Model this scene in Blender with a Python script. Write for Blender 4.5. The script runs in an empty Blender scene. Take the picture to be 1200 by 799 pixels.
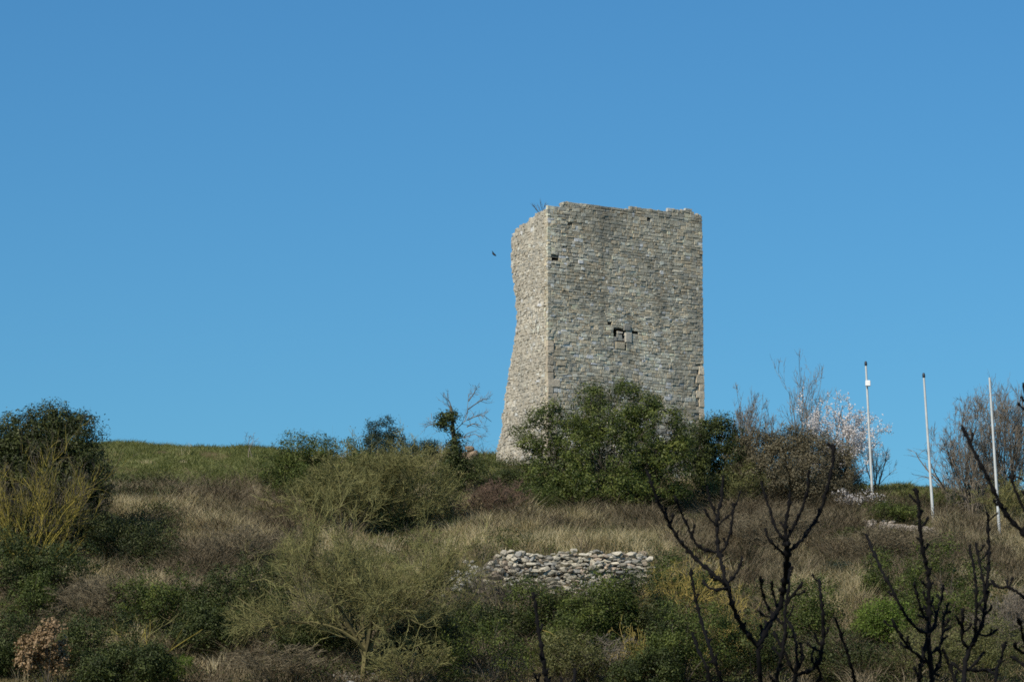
import bpy, math
import numpy as np
R = math.radians
sc = bpy.context.scene

# ------------------------------------------------------------------ camera, sky, sun, exposure
F = 3900.0                       # focal length in pixels of the 1200 px wide photograph
CZ = 1.6
PITCH = math.atan((1050 - 399.5) / F)
cam_d = bpy.data.cameras.new("camera")
cam_d.sensor_width = 36.0
cam_d.sensor_fit = 'HORIZONTAL'
cam_d.lens = F / 1200 * 36
cam_d.clip_start = 0.5
cam_d.clip_end = 9000
cam_d.dof.use_dof = True
cam_d.dof.focus_distance = 150
cam_d.dof.aperture_fstop = 14
cam = bpy.data.objects.new("camera", cam_d)
sc.collection.objects.link(cam)
cam.location = (0, 0, CZ)
cam.rotation_euler = (math.pi / 2 + PITCH, 0, 0)
sc.camera = cam

SUN_EL, SUN_AZ = R(41), R(38)    # azimuth measured from "behind the camera" towards the left
S = np.array([-math.sin(SUN_AZ) * math.cos(SUN_EL), -math.cos(SUN_AZ) * math.cos(SUN_EL), math.sin(SUN_EL)])
w = bpy.data.worlds.new("World")
sc.world = w
w.use_nodes = True
nt = w.node_tree
nt.nodes.clear()
sky = nt.nodes.new('ShaderNodeTexSky')
sky.sky_type = 'NISHITA'
sky.sun_disc = False
sky.sun_elevation = SUN_EL
sky.sun_rotation = math.atan2(S[0], S[1])
sky.altitude = 300
sky.air_density = 1.5
sky.dust_density = 0.0
sky.ozone_density = 10.0
bg = nt.nodes.new('ShaderNodeBackground')
bg.inputs['Strength'].default_value = 0.111
wo = nt.nodes.new('ShaderNodeOutputWorld')
tint = nt.nodes.new('ShaderNodeMix')
tint.data_type = 'RGBA'
tint.blend_type = 'MULTIPLY'
tint.inputs[0].default_value = 1.0
tint.inputs[7].default_value = (0.445, 0.78, 0.89, 1)       # the deep cyan blue of this sky
nt.links.new(sky.outputs[0], tint.inputs[6])
nt.links.new(tint.outputs[2], bg.inputs[0])
nt.links.new(bg.outputs[0], wo.inputs[0])

sd = bpy.data.lights.new("sun", 'SUN')
sd.energy = 4.9
sd.angle = R(0.5)
sd.color = (1.0, 0.91, 0.76)
so = bpy.data.objects.new("sun", sd)
sc.collection.objects.link(so)
so.rotation_euler = (math.pi / 2 - SUN_EL, 0, math.atan2(S[0], -S[1]) * 1.0)
from mathutils import Vector
so.rotation_euler = Vector(S).to_track_quat('Z', 'Y').to_euler()

sc.view_settings.view_transform = 'Standard'
sc.view_settings.look = 'None'
sc.view_settings.exposure = 0.0
sc.view_settings.gamma = 1.0
sc.view_settings.use_curve_mapping = False
sc.cycles.max_bounces = 6
sc.cycles.diffuse_bounces = 3
sc.cycles.glossy_bounces = 1
sc.cycles.transmission_bounces = 3
sc.cycles.transparent_max_bounces = 4
sc.cycles.filter_width = 1.7
sc.cycles.use_denoising = False
sc.cycles.sample_clamp_direct = 6.0
sc.cycles.sample_clamp_indirect = 3.0

# ------------------------------------------------------------------ numbers
def nrm(a):
    a = np.asarray(a, float)
    return a / np.maximum(np.linalg.norm(a, axis=-1, keepdims=True), 1e-9)

FW = np.array([0, math.cos(PITCH), math.sin(PITCH)])
UP = np.array([0, -math.sin(PITCH), math.cos(PITCH)])
RT = np.array([1.0, 0, 0])
CAM = np.array([0, 0, CZ])

def ray(px, row):
    px = np.asarray(px, float)[..., None]
    row = np.asarray(row, float)[..., None]
    return FW + RT * (px - 600) / F + UP * (399.5 - row) / F

def at(px, row, depth):
    d = ray(px, row)
    return CAM + d * (np.asarray(depth, float)[..., None] / d[..., 1:2])

def proj(P):
    v = np.asarray(P, float) - CAM
    z = v @ FW
    return 600 + F * (v @ RT) / z, 399.5 - F * (v @ UP) / z

def hsh(ix, iy, iz, seed):
    n = (ix.astype(np.int64) * 374761393 + iy.astype(np.int64) * 668265263 + iz.astype(np.int64) * 2147483647 + seed * 974634777) & 0xFFFFFFFF
    n = ((n ^ (n >> 13)) * 1274126177) & 0xFFFFFFFF
    n = ((n ^ (n >> 16)) * 2246822519) & 0xFFFFFFFF
    return ((n ^ (n >> 15)) & 0xFFFFFF) / float(0xFFFFFF)

def vn(x, y, z=0.0, seed=0):
    x, y, z = np.broadcast_arrays(np.asarray(x, float), np.asarray(y, float), np.asarray(z, float))
    ix, iy, iz = np.floor(x), np.floor(y), np.floor(z)
    fx, fy, fz = x - ix, y - iy, z - iz
    fx, fy, fz = [t * t * (3 - 2 * t) for t in (fx, fy, fz)]
    r = 0
    for a in (0, 1):
        for b in (0, 1):
            for c in (0, 1):
                wgt = (fx if a else 1 - fx) * (fy if b else 1 - fy) * (fz if c else 1 - fz)
                r = r + wgt * hsh(ix + a, iy + b, iz + c, seed)
    return r

def fbm(x, y, z=0.0, seed=0, o=3):
    r, a, t = 0, 1.0, 0
    for k in range(o):
        r = r + a * vn(np.asarray(x) * 2 ** k, np.asarray(y) * 2 ** k, np.asarray(z) * 2 ** k, seed + k)
        t += a
        a *= .5
    return r / t

def sstep(a, b, x):
    t = np.clip((np.asarray(x, float) - a) / (b - a), 0, 1)
    return t * t * (3 - 2 * t)

# ------------------------------------------------------------------ objects
COL = sc.collection

def build(name, V, Q=None, T=None, mat=None, parent=None, attrs=None, smooth=False, origin=None):
    V = np.asarray(V, np.float32).reshape(-1, 3)
    if origin is not None:
        V = V - np.asarray(origin, np.float32)
    me = bpy.data.meshes.new(name)
    idx, tot = [], []
    for A, k in ((Q, 4), (T, 3)):
        if A is not None and len(A):
            A = np.asarray(A, np.int32).reshape(-1, k)
            idx.append(A.ravel())
            tot.append(np.full(len(A), k, np.int32))
    idx = np.concatenate(idx)
    tot = np.concatenate(tot)
    st = np.concatenate([[0], np.cumsum(tot)[:-1]]).astype(np.int32)
    me.vertices.add(len(V))
    me.vertices.foreach_set("co", V.ravel())
    me.loops.add(len(idx))
    me.loops.foreach_set("vertex_index", idx)
    me.polygons.add(len(tot))
    me.polygons.foreach_set("loop_start", st)
    try:
        me.polygons.foreach_set("loop_total", tot)
    except Exception:
        pass
    me.polygons.foreach_set("use_smooth", np.full(len(tot), bool(smooth)))
    for k, v in (attrs or {}).items():
        v = np.asarray(v, np.float32)
        if v.ndim == 1:
            a = me.attributes.new(k, 'FLOAT', 'POINT')
            a.data.foreach_set("value", v)
        else:
            a = me.attributes.new(k, 'FLOAT_COLOR', 'POINT')
            a.data.foreach_set("color", np.concatenate([v, np.ones((len(v), 1))], 1).astype(np.float32).ravel())
    me.update(calc_edges=True)
    if mat:
        me.materials.append(mat)
    o = bpy.data.objects.new(name, me)
    COL.objects.link(o)
    if parent is not None:
        o.parent = parent
    return o

def tag(o, label=None, cat=None, group=None, kind=None):
    if label: o["label"] = label
    if cat: o["category"] = cat
    if group: o["group"] = group
    if kind: o["kind"] = kind
    return o

def thing(name, loc, label, cat, group=None):
    o = bpy.data.objects.new(name, None)
    o.empty_display_size = .2
    COL.objects.link(o)
    o.location = [float(v) for v in loc]
    return tag(o, label, cat, group)

class MB:
    """collects quads and triangles with per-vertex attributes"""
    def __init__(s):
        s.V, s.Q, s.T, s.A, s.n = [], [], [], {}, 0
    def add(s, V, Q=None, T=None, **at_):
        V = np.asarray(V, float).reshape(-1, 3)
        if Q is not None and len(Q): s.Q.append(np.asarray(Q).reshape(-1, 4) + s.n)
        if T is not None and len(T): s.T.append(np.asarray(T).reshape(-1, 3) + s.n)
        for k, v in at_.items():
            s.A.setdefault(k, []).append(np.asarray(v, float))
        s.V.append(V)
        s.n += len(V)
        return s
    def done(s, name, mat, parent=None, smooth=False, origin=None):
        return build(name, np.concatenate(s.V), np.concatenate(s.Q) if s.Q else None,
                     np.concatenate(s.T) if s.T else None, mat, parent,
                     {k: np.concatenate(v) for k, v in s.A.items()}, smooth, origin)

# ------------------------------------------------------------------ materials
def mat_base(name):
    m = bpy.data.materials.new(name)
    m.use_nodes = True
    t = m.node_tree
    b = t.nodes["Principled BSDF"]
    b.inputs['Roughness'].default_value = .85
    b.inputs['Specular IOR Level'].default_value = .2
    return m, t, b

def node(t, typ, **kw):
    n = t.nodes.new(typ)
    for k, v in kw.items():
        setattr(n, k, v)
    return n

def ramp(t, fac, stops):
    r = node(t, 'ShaderNodeValToRGB')
    e = r.color_ramp.elements
    while len(e) < len(stops):
        e.new(.5)
    for el, (p, c) in zip(e, stops):
        el.position = p
        el.color = (*c, 1)
    t.links.new(fac, r.inputs[0])
    return r.outputs[0]

def noise(t, scale, detail=3, coord='Object', rough=.55):
    tc = node(t, 'ShaderNodeTexCoord')
    n = node(t, 'ShaderNodeTexNoise')
    n.inputs['Scale'].default_value = scale
    n.inputs['Detail'].default_value = detail
    n.inputs['Roughness'].default_value = rough
    t.links.new(tc.outputs[coord], n.inputs['Vector'])
    return n.outputs['Fac']

def math_(t, op, a, b):
    n = node(t, 'ShaderNodeMath', operation=op)
    for i, v in enumerate((a, b)):
        if isinstance(v, (int, float)):
            n.inputs[i].default_value = v
        else:
            t.links.new(v, n.inputs[i])
    return n.outputs[0]

def mixc(t, typ, fac, a, b):
    n = node(t, 'ShaderNodeMix', data_type='RGBA', blend_type=typ)
    for i, v in ((0, fac), (6, a), (7, b)):
        if isinstance(v, (int, float)):
            n.inputs[i].default_value = v
        elif isinstance(v, tuple):
            n.inputs[i].default_value = (*v, 1)
        else:
            t.links.new(v, n.inputs[i])
    return n.outputs[2]

def leaf_mat(name, c0, c1, c2, scale=1.3, trans=.25, spec=.25, rough=.6, tt=(1.3, 1.4, .6)):
    """leaves: each leaf its own tone (attribute rnd) plus drifts of tone through the plant"""
    m, t, b = mat_base(name)
    a = node(t, 'ShaderNodeAttribute', attribute_name='rnd')
    n = noise(t, scale, 2)
    f = math_(t, 'ADD', math_(t, 'MULTIPLY', a.outputs['Fac'], .6), math_(t, 'MULTIPLY', n, .9))
    f = math_(t, 'SUBTRACT', f, .25)
    c = ramp(t, f, [(.05, c0), (.5, c1), (.95, c2)])
    t.links.new(c, b.inputs['Base Color'])
    b.inputs['Roughness'].default_value = rough
    b.inputs['Specular IOR Level'].default_value = spec
    if trans > 0:
        tr = node(t, 'ShaderNodeBsdfTranslucent')
        t.links.new(mixc(t, 'MULTIPLY', 1.0, c, tt), tr.inputs[0])
        mx = node(t, 'ShaderNodeMixShader')
        mx.inputs[0].default_value = trans
        t.links.new(b.outputs[0], mx.inputs[1])
        t.links.new(tr.outputs[0], mx.inputs[2])
        t.links.new(mx.outputs[0], t.nodes["Material Output"].inputs[0])
    return m

def bark_mat(name, c0, c1, scale=4.0):
    m, t, b = mat_base(name)
    a = node(t, 'ShaderNodeAttribute', attribute_name='rnd')
    n = noise(t, scale, 4)
    f = math_(t, 'ADD', math_(t, 'MULTIPLY', a.outputs['Fac'], .45), math_(t, 'MULTIPLY', n, .75))
    t.links.new(ramp(t, f, [(.25, c0), (.85, c1)]), b.inputs['Base Color'])
    b.inputs['Roughness'].default_value = .9
    b.inputs['Specular IOR Level'].default_value = .1
    return m

def stone_mat(name, stain, amount, bump=.5, streak=None):
    """masonry: every stone carries its own colour (attribute col); lichen and weather stains drift across"""
    m, t, b = mat_base(name)
    a = node(t, 'ShaderNodeAttribute', attribute_name='col')
    big = noise(t, .55, 5)
    f = math_(t, 'MULTIPLY', ramp(t, big, [(.42, (0, 0, 0)), (.68, (1, 1, 1))]), amount)
    c = mixc(t, 'MIX', f, a.outputs['Color'], stain)
    if streak:
        tc = node(t, 'ShaderNodeTexCoord')
        mp = node(t, 'ShaderNodeMapping')
        mp.inputs['Scale'].default_value = (1.3, 1.3, .16)
        t.links.new(tc.outputs['Object'], mp.inputs['Vector'])
        sn = node(t, 'ShaderNodeTexNoise')
        sn.inputs['Scale'].default_value = 1.0
        sn.inputs['Detail'].default_value = 5
        t.links.new(mp.outputs[0], sn.inputs['Vector'])
        c = mixc(t, 'MIX', math_(t, 'MULTIPLY', ramp(t, sn.outputs['Fac'], [(.50, (0, 0, 0)), (.66, (1, 1, 1))]), .55), c, streak)
    fine = noise(t, 9.0, 6, rough=.7)
    c = mixc(t, 'MULTIPLY', 1.0, c, ramp(t, fine, [(.25, (.55, .55, .56)), (.5, (.95, .95, .94)), (.8, (1.25, 1.23, 1.18))]))
    t.links.new(c, b.inputs['Base Color'])
    bp = node(t, 'ShaderNodeBump')
    bp.inputs['Strength'].default_value = bump
    bp.inputs['Distance'].default_value = .06
    t.links.new(noise(t, 14.0, 6, rough=.7), bp.inputs['Height'])
    t.links.new(bp.outputs[0], b.inputs['Normal'])
    b.inputs['Roughness'].default_value = .95
    b.inputs['Specular IOR Level'].default_value = .1
    return m

M = dict(
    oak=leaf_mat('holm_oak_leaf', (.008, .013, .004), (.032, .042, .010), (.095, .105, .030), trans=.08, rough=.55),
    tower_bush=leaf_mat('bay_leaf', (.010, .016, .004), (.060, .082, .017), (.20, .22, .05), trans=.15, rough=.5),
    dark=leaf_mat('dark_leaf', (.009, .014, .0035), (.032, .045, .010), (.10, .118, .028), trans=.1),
    pine=leaf_mat('blue_green_needle', (.008, .017, .012), (.020, .036, .024), (.045, .066, .038), trans=.08),
    green=leaf_mat('green_leaf', (.012, .018, .004), (.050, .070, .013), (.15, .175, .036), trans=.15),
    bright=leaf_mat('bright_leaf', (.035, .055, .008), (.095, .145, .020), (.21, .26, .05), trans=.25),
    olive=leaf_mat('olive_leaf', (.050, .053, .016), (.105, .108, .036), (.20, .195, .072), trans=.18),
    rust=leaf_mat('dead_leaf', (.11, .07, .033), (.24, .16, .085), (.37, .26, .15), trans=.12),
    blossom=leaf_mat('blossom', (.55, .51, .50), (.70, .67, .66), (.82, .80, .79), trans=.25, tt=(1, 1, 1)),
    under=leaf_mat('bramble_leaf', (.012, .018, .004), (.036, .047, .011), (.105, .115, .032), scale=.5, trans=.1),
    straw=leaf_mat('dry_grass', (.20, .155, .08), (.39, .325, .19), (.62, .54, .36), scale=.35, trans=.2, spec=.1),
    stalk=leaf_mat('dead_stalks', (.090, .073, .043), (.18, .15, .092), (.32, .275, .18), scale=.4, trans=.05, spec=.1),
    grass=leaf_mat('green_grass', (.085, .092, .034), (.162, .176, .064), (.31, .31, .135), scale=.5, trans=.25, spec=.1),
    scrub=leaf_mat('dead_scrub', (.060, .046, .028), (.13, .103, .064), (.27, .22, .145), scale=.5, trans=0, spec=.1),
    bark=bark_mat('grey_bark', (.045, .038, .030), (.15, .13, .10)),
    twig=bark_mat('grey_twig', (.10, .083, .064), (.25, .215, .17)),
    yellow=bark_mat('lichen_bark', (.095, .080, .018), (.30, .25, .06)),
    olivetwig=bark_mat('olive_twig', (.10, .095, .038), (.27, .255, .105)),
    olivebark=bark_mat('olive_bark', (.060, .052, .028), (.165, .145, .065)),
    thicket=leaf_mat('thicket', (.040, .034, .018), (.105, .090, .052), (.20, .175, .11), trans=.05),
    redtwig=bark_mat('red_bramble', (.085, .056, .038), (.185, .13, .095)),
    browntwig=bark_mat('brown_twig', (.088, .072, .046), (.225, .188, .122)),
    goldvine=bark_mat('gold_vine', (.17, .13, .03), (.40, .31, .10)),
    black=bark_mat('near_black_bark', (.003, .0028, .003), (.009, .0085, .009), 30),  # even, almost black bark colour for the near trees
    masonry=stone_mat('grey_masonry', (.22, .21, .17), .5, .45, (.185, .18, .155)),
    rubble_face=stone_mat('pale_masonry', (.42, .385, .315), .8, .6, (.33, .315, .27)),
    quoin=stone_mat('pale_quoin', (.40, .34, .25), .35, .5),
    drystone=stone_mat('white_limestone', (.24, .22, .18), .35, .5),
)

def plain(name, col, rough=.5, spec=.4, metal=0.0, scale=3.0, var=.15):
    m, t, b = mat_base(name)
    n = noise(t, scale, 4)
    t.links.new(ramp(t, n, [(.3, tuple(c * (1 - var) for c in col)), (.7, tuple(c * (1 + var) for c in col))]), b.inputs['Base Color'])
    b.inputs['Roughness'].default_value = rough
    b.inputs['Specular IOR Level'].default_value = spec
    b.inputs['Metallic'].default_value = metal
    return m
M['pole'] = plain('pole_paint', (.52, .54, .53), .45)
M['pole_cap'] = plain('pole_cap', (.03, .035, .045), .5)
M['white'] = plain('white_plastic', (.82, .82, .80), .4)
M['feather'] = plain('feather', (.012, .012, .014), .7)

def ground_mat():
    m, t, b = mat_base('hillside_soil')
    n1 = noise(t, .12, 4)
    n2 = noise(t, 1.6, 5, rough=.65)
    c1 = ramp(t, n1, [(.35, (.060, .060, .022)), (.5, (.13, .105, .055)), (.65, (.15, .125, .075))])
    c2 = ramp(t, n2, [(.3, (.5, .5, .45)), (.6, (1, 1, 1)), (.8, (1.4, 1.35, 1.25))])
    t.links.new(mixc(t, 'MULTIPLY', 1.0, c1, c2), b.inputs['Base Color'])
    b.inputs['Roughness'].default_value = 1
    b.inputs['Specular IOR Level'].default_value = .05
    return m
M['ground'] = ground_mat()

# ------------------------------------------------------------------ the hill: one sheet
COLS = {
    -150: [(112, 799), (118, 740), (124, 690), (132, 640), (142, 590), (152, 550), (165, 524), (170, 520)],
    60:  [(112, 799), (118, 737), (125, 682), (130, 640), (136, 603), (142, 585), (152, 552), (166, 524), (172, 519)],
    200:  [(112, 799), (118, 735), (125, 680), (130, 640), (136, 602), (141, 584), (150, 558), (164, 531), (172, 524)],
    320:  [(112, 799), (119, 735), (126, 685), (132, 640), (138, 605), (144, 582), (156, 548), (168, 531), (172, 530)],
    450:  [(112, 799), (119, 735), (126, 690), (132, 645), (138, 612), (144, 592), (152, 560), (158, 540), (162, 536)],
    535:  [(112, 799), (119, 735), (126, 695), (131, 652), (137, 615), (144, 590), (150, 558), (155, 541), (160, 537)],
    556:  [(112, 799), (119, 738), (127.6, 700), (129.0, 652), (131, 643), (137, 615), (144, 590), (149, 556), (152, 541), (158, 538)],
    758:  [(112, 799), (119, 738), (127.6, 702), (129.0, 652), (131, 645), (137, 620), (144, 597), (149, 565), (152, 552), (158, 548)],
    785:  [(112, 799), (119, 738), (126, 700), (131, 655), (138, 620), (145, 597), (150, 572), (156, 560), (160, 557)],
    900:  [(112, 799), (120, 738), (128, 690), (133, 655), (139, 622), (145, 602), (152, 582), (158, 573), (162, 571)],
    1050: [(112, 799), (120, 738), (128, 688), (134, 650), (139, 627), (144, 606), (150, 586), (156, 574), (160, 572)],
    1200: [(112, 799), (120, 738), (128, 692), (135, 655), (141, 630), (148, 606), (154, 590), (160, 583), (163, 582)],
    1350: [(112, 799), (120, 738), (128, 692), (135, 655), (141, 630), (148, 606), (154, 590), (160, 583), (163, 582)],
}
GD = np.arange(-120, 700, .4)
cpx = np.array(sorted(COLS))
tab = []
for c in cpx:
    prof = COLS[c]
    ds = [-200, 50, 80] + [p[0] for p in prof]
    zs = [0, 0, 1.6] + [float(at(600, p[1], p[0])[2]) for p in prof]
    dl, zl = ds[-1], zs[-1]
    ds += [dl + 12, dl + 40, dl + 150, dl + 320, 3000]
    zs += [zl - .9, zl - 7, zl - 26, 0, 0]
    z = np.interp(GD, ds, zs)
    k = np.hanning(7)
    zp = np.convolve(np.pad(z, 3, mode='edge'), k / k.sum(), mode='valid')
    tab.append(zp)
tab = np.array(tab)

def ground0(x, y):
    x, y = np.broadcast_arrays(np.asarray(x, float), np.asarray(y, float))
    ye = np.maximum(y, 60)
    pc = np.clip(600 + F * math.cos(PITCH) * x / ye, cpx[0], cpx[-1])
    i = np.clip(np.searchsorted(cpx, pc, side='right') - 1, 0, len(cpx) - 2)
    a = (pc - cpx[i]) / (cpx[i + 1] - cpx[i])
    d = np.clip((y - GD[0]) / .4, 0, len(GD) - 1.001)
    j = d.astype(int)
    b = d - j
    return (tab[i, j] * (1 - b) + tab[i, j + 1] * b) * (1 - a) + (tab[i + 1, j] * (1 - b) + tab[i + 1, j + 1] * b) * a

def ground(x, y):
    x, y = np.broadcast_arrays(np.asarray(x, float), np.asarray(y, float))
    z = ground0(x, y)
    m = sstep(95, 110, y) * (1 - sstep(300, 420, y))
    n = .7 * (fbm(x / 3.2, y / 3.2, 0, 11, 3) - .5) + .18 * (fbm(x / .7, y / .7, 0, 21, 2) - .5)
    return z + n * m

def hit(px, row):
    """depth where the line of sight meets the hill"""
    ds = np.arange(100, 176, .1)
    P = at(px, row, ds)
    g = ground(P[:, 0], P[:, 1])
    k = np.nonzero(P[:, 2] <= g)[0]
    if len(k):
        d = ds[k[0]]
    else:
        d = ds[np.argmin(P[:, 2] - g)]
    return np.array([P[0, 0] / ds[0] * d, d, float(ground(P[0, 0] / ds[0] * d, d))])

yy = np.concatenate([np.arange(-120, 100, 6), np.arange(100, 176, .35), np.arange(176, 300, 4), np.geomspace(300, 8000, 40)])
av = np.concatenate([-np.geomspace(1.6, .2, 14), np.arange(-.19, .1901, .0022), np.geomspace(.2, 1.6, 14)])
A_, Y_ = np.meshgrid(av, yy)
X_ = A_ * np.maximum(Y_, 60)
Z_ = ground(X_, Y_)
nr, nc = X_.shape
ii = np.arange(nr * nc).reshape(nr, nc)
Qg = np.stack([ii[:-1, :-1], ii[:-1, 1:], ii[1:, 1:], ii[1:, :-1]], -1)
tag(build('ground', np.stack([X_, Y_, Z_], -1), Qg, None, M['ground'], smooth=True), kind='structure')

# ------------------------------------------------------------------ shape makers
def tubes(P, r, k=3, rng=None, cap=False):
    """m polylines of n nodes -> tubes"""
    P = np.asarray(P, float)
    r = np.asarray(r, float)
    m, n, _ = P.shape
    T = nrm(np.gradient(P, axis=1))
    rng = rng or np.random.default_rng(1)
    ref = nrm(rng.normal(size=(m, 1, 3)))
    mt = nrm(T.mean(1, keepdims=True))
    ref = nrm(ref - (ref * mt).sum(-1, keepdims=True) * mt)
    N = nrm(ref - (ref * T).sum(-1, keepdims=True) * T)
    B = np.cross(T, N)
    a = np.arange(k) * 2 * math.pi / k
    V = P[:, :, None] + r[:, :, None, None] * (np.cos(a)[None, None, :, None] * N[:, :, None] + np.sin(a)[None, None, :, None] * B[:, :, None])
    idx = np.arange(m * n * k).reshape(m, n, k)
    nx = np.roll(idx, -1, 2)
    Q = np.stack([idx[:, :-1], nx[:, :-1], nx[:, 1:], idx[:, 1:]], -1).reshape(-1, 4)
    rnd = np.repeat(rng.random(m), n * k)
    return V.reshape(-1, 3), Q, rnd

def grow(st, dr, L, r0, n, rng, wob=.15, up=0.0, taper=.35, droop=0.0):
    m = len(st)
    L = np.broadcast_to(L, (m,))
    P = np.empty((m, n, 3))
    P[:, 0] = st
    d = nrm(dr)
    for i in range(1, n):
        d = nrm(d + rng.normal(size=(m, 3)) * wob + np.array([0, 0, up - droop * i / n]))
        P[:, i] = P[:, i - 1] + d * (L / (n - 1))[:, None]
    rr = np.broadcast_to(r0, (m,))[:, None] * (1 - (1 - taper) * np.linspace(0, 1, n))[None]
    return P, rr

def kids(P, r, k, rng, t0=.25, t1=1.0, ang=.7, aj=.25, lf=.55, rf=.6, n=5, wob=.15, up=0.0, taper=.35, droop=0.0, minr=0.0):
    m, n0, _ = P.shape
    m2 = m * k
    pi = np.repeat(np.arange(m), k)
    t = rng.uniform(t0, t1, m2)
    f = t * (n0 - 1)
    j = np.clip(f.astype(int), 0, n0 - 2)
    b = (f - j)[:, None]
    st = P[pi, j] * (1 - b) + P[pi, j + 1] * b
    T = nrm(P[pi, j + 1] - P[pi, j])
    rs = r[pi, j] * (1 - b[:, 0]) + r[pi, j + 1] * b[:, 0]
    pr = rng.normal(size=(m2, 3))
    pr = nrm(pr - (pr * T).sum(-1, keepdims=True) * T)
    a = rng.normal(ang, aj, m2)[:, None]
    dr = np.cos(a) * T + np.sin(a) * pr
    L0 = np.linalg.norm(np.diff(P, axis=1), axis=2).sum(1)
    L = L0[pi] * lf * (1.15 - .6 * t) * rng.uniform(.6, 1.35, m2)
    return grow(st, dr, L, np.maximum(rs * rf, minr), n, rng, wob, up, taper, droop)

def leaves(C, size, rng, out=None, asp=.45, upb=.15):
    m = len(C)
    a = rng.normal(size=(m, 3))
    if out is None:
        a = nrm(a + np.array([0, 0, upb]))
        s = rng.normal(size=(m, 3))
        s = nrm(s - (s * a).sum(-1, keepdims=True) * a)
    else:                                        # blades turn their faces outward and up, as leaves do
        f = nrm(out + rng.normal(size=(m, 3)) * .42 + np.array([0, 0, .25]))
        a = nrm(a - (a * f).sum(-1, keepdims=True) * f)
        s = np.cross(f, a)
    L = size * rng.uniform(.6, 1.4, m)[:, None]
    V = np.stack([C, C + a * L * .45 + s * L * asp * .5, C + a * L, C + a * L * .5 - s * L * asp * .5], 1).reshape(-1, 3)
    return V, np.arange(m * 4).reshape(-1, 4), np.repeat(rng.random(m), 4)

def blob_leaf_points(blobs, nclump, per, cr, rng, gap=.38, ns=1.1, shell=.55, seed=5):
    B = np.asarray(blobs, float)
    wgt = (B[:, 3] * B[:, 4] * B[:, 5]) ** (2 / 3)
    bi = rng.choice(len(B), nclump, p=wgt / wgt.sum())
    d = nrm(rng.normal(size=(nclump, 3)))
    rad = 1 - shell * rng.random(nclump) ** 1.4
    rad *= .82 + .42 * vn(d[:, 0] * 2.3 + bi * 7, d[:, 1] * 2.3, d[:, 2] * 2.3, seed)
    C = B[bi, :3] + d * rad[:, None] * B[bi, 3:6]
    keep = fbm(C[:, 0] * ns, C[:, 1] * ns, C[:, 2] * ns, seed + 3, 2) > gap
    C, d = C[keep], d[keep]
    cs = rng.uniform(.6, 1.4, len(C))
    off = nrm(rng.normal(size=(len(C) * per, 3))) * rng.random((len(C) * per, 1)) ** .45
    P = np.repeat(C, per, 0) + off * np.repeat(cs, per)[:, None] * cr * 1.55 * np.array([1, 1, .8])
    blob_leaf_points.tone = np.repeat(np.repeat(rng.random(len(C)), per), 4)
    return P, nrm(np.repeat(d, per, 0) * .7 + nrm(off) * .9), C

def limbs(base, C, r0, n, rng, wob=.12, rise=.45):
    """curved limbs from the base to points of the crown"""
    m = len(C)
    t = np.linspace(0, 1, n)[None, :, None]
    base = np.broadcast_to(base, (m, 3))
    mid = base * .45 + C * .55
    mid[:, 2] = base[:, 2] + (C[:, 2] - base[:, 2]) * (.55 + rise * .3)
    mid[:, :2] = base[:, :2] + (C[:, :2] - base[:, :2]) * (.5 - rise * .3)
    mid = mid + rng.normal(size=(m, 3)) * wob * np.linalg.norm(C - base, axis=1, keepdims=True)
    P = (1 - t) ** 2 * base[:, None] + 2 * t * (1 - t) * mid[:, None] + t * t * C[:, None]
    r = np.broadcast_to(r0, (m,))[:, None] * (1 - .75 * np.linspace(0, 1, n))[None]
    return P, r

def blobs_px(lst, depth):
    out = []
    for b in lst:
        px, row, rx, ry = b[:4]
        d = depth + (b[4] if len(b) > 4 else 0)
        c = at(px, row, d)
        s = d / math.cos(PITCH) / F
        out.append([*c, rx * s, rx * s * .9, ry * s])
    return out

def leafy(name, label, cat, base, blobs, mat, nclump=500, per=14, cr=.22, leaf=.11, stems=14, sr=.035, group=None,
          bark='bark', seed=1, gap=.38, twigs=0, depth=None, shell=.55, asp=.45, stem_name='stems'):
    rng = np.random.default_rng(seed)
    b = hit(*base)
    if depth is not None:
        p = at(base[0], base[1], depth)
        b = np.array([p[0], p[1], float(ground(p[0], p[1]))])
    B = blobs_px(blobs, b[1])
    root = thing(name, b, label, cat, group)
    P, d, C = blob_leaf_points(B, int(nclump * .95), int(per * 2.6), cr * 1.0, rng, gap, shell=shell, seed=seed * 3)
    V, Q, a = leaves(P, leaf * .8 * (.72 + .6 * blob_leaf_points.tone[::4, None]), rng, d, asp)
    a = .38 * a + .62 * blob_leaf_points.tone
    build('crown', V, Q, None, mat, root, {'rnd': a}, origin=b)
    mb = MB()
    sel = C[rng.choice(len(C), min(stems, len(C)), replace=False)]
    bb = b + np.array([0, 0, -.15])
    LP, lr = limbs(bb, sel, sr * rng.uniform(.5, 1.3, len(sel)), 9, rng)
    V, Q, a = tubes(LP, lr, 4, rng)
    mb.add(V, Q, rnd=a)
    if twigs:
        K, kr = kids(LP, lr, twigs, rng, .35, 1, .6, .25, .4, .5, 5, .2, .05)
        V, Q, a = tubes(K, kr, 3, rng)
        mb.add(V, Q, rnd=a)
    mb.done(stem_name, M[bark], root, origin=b)
    return root, b, rng

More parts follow.
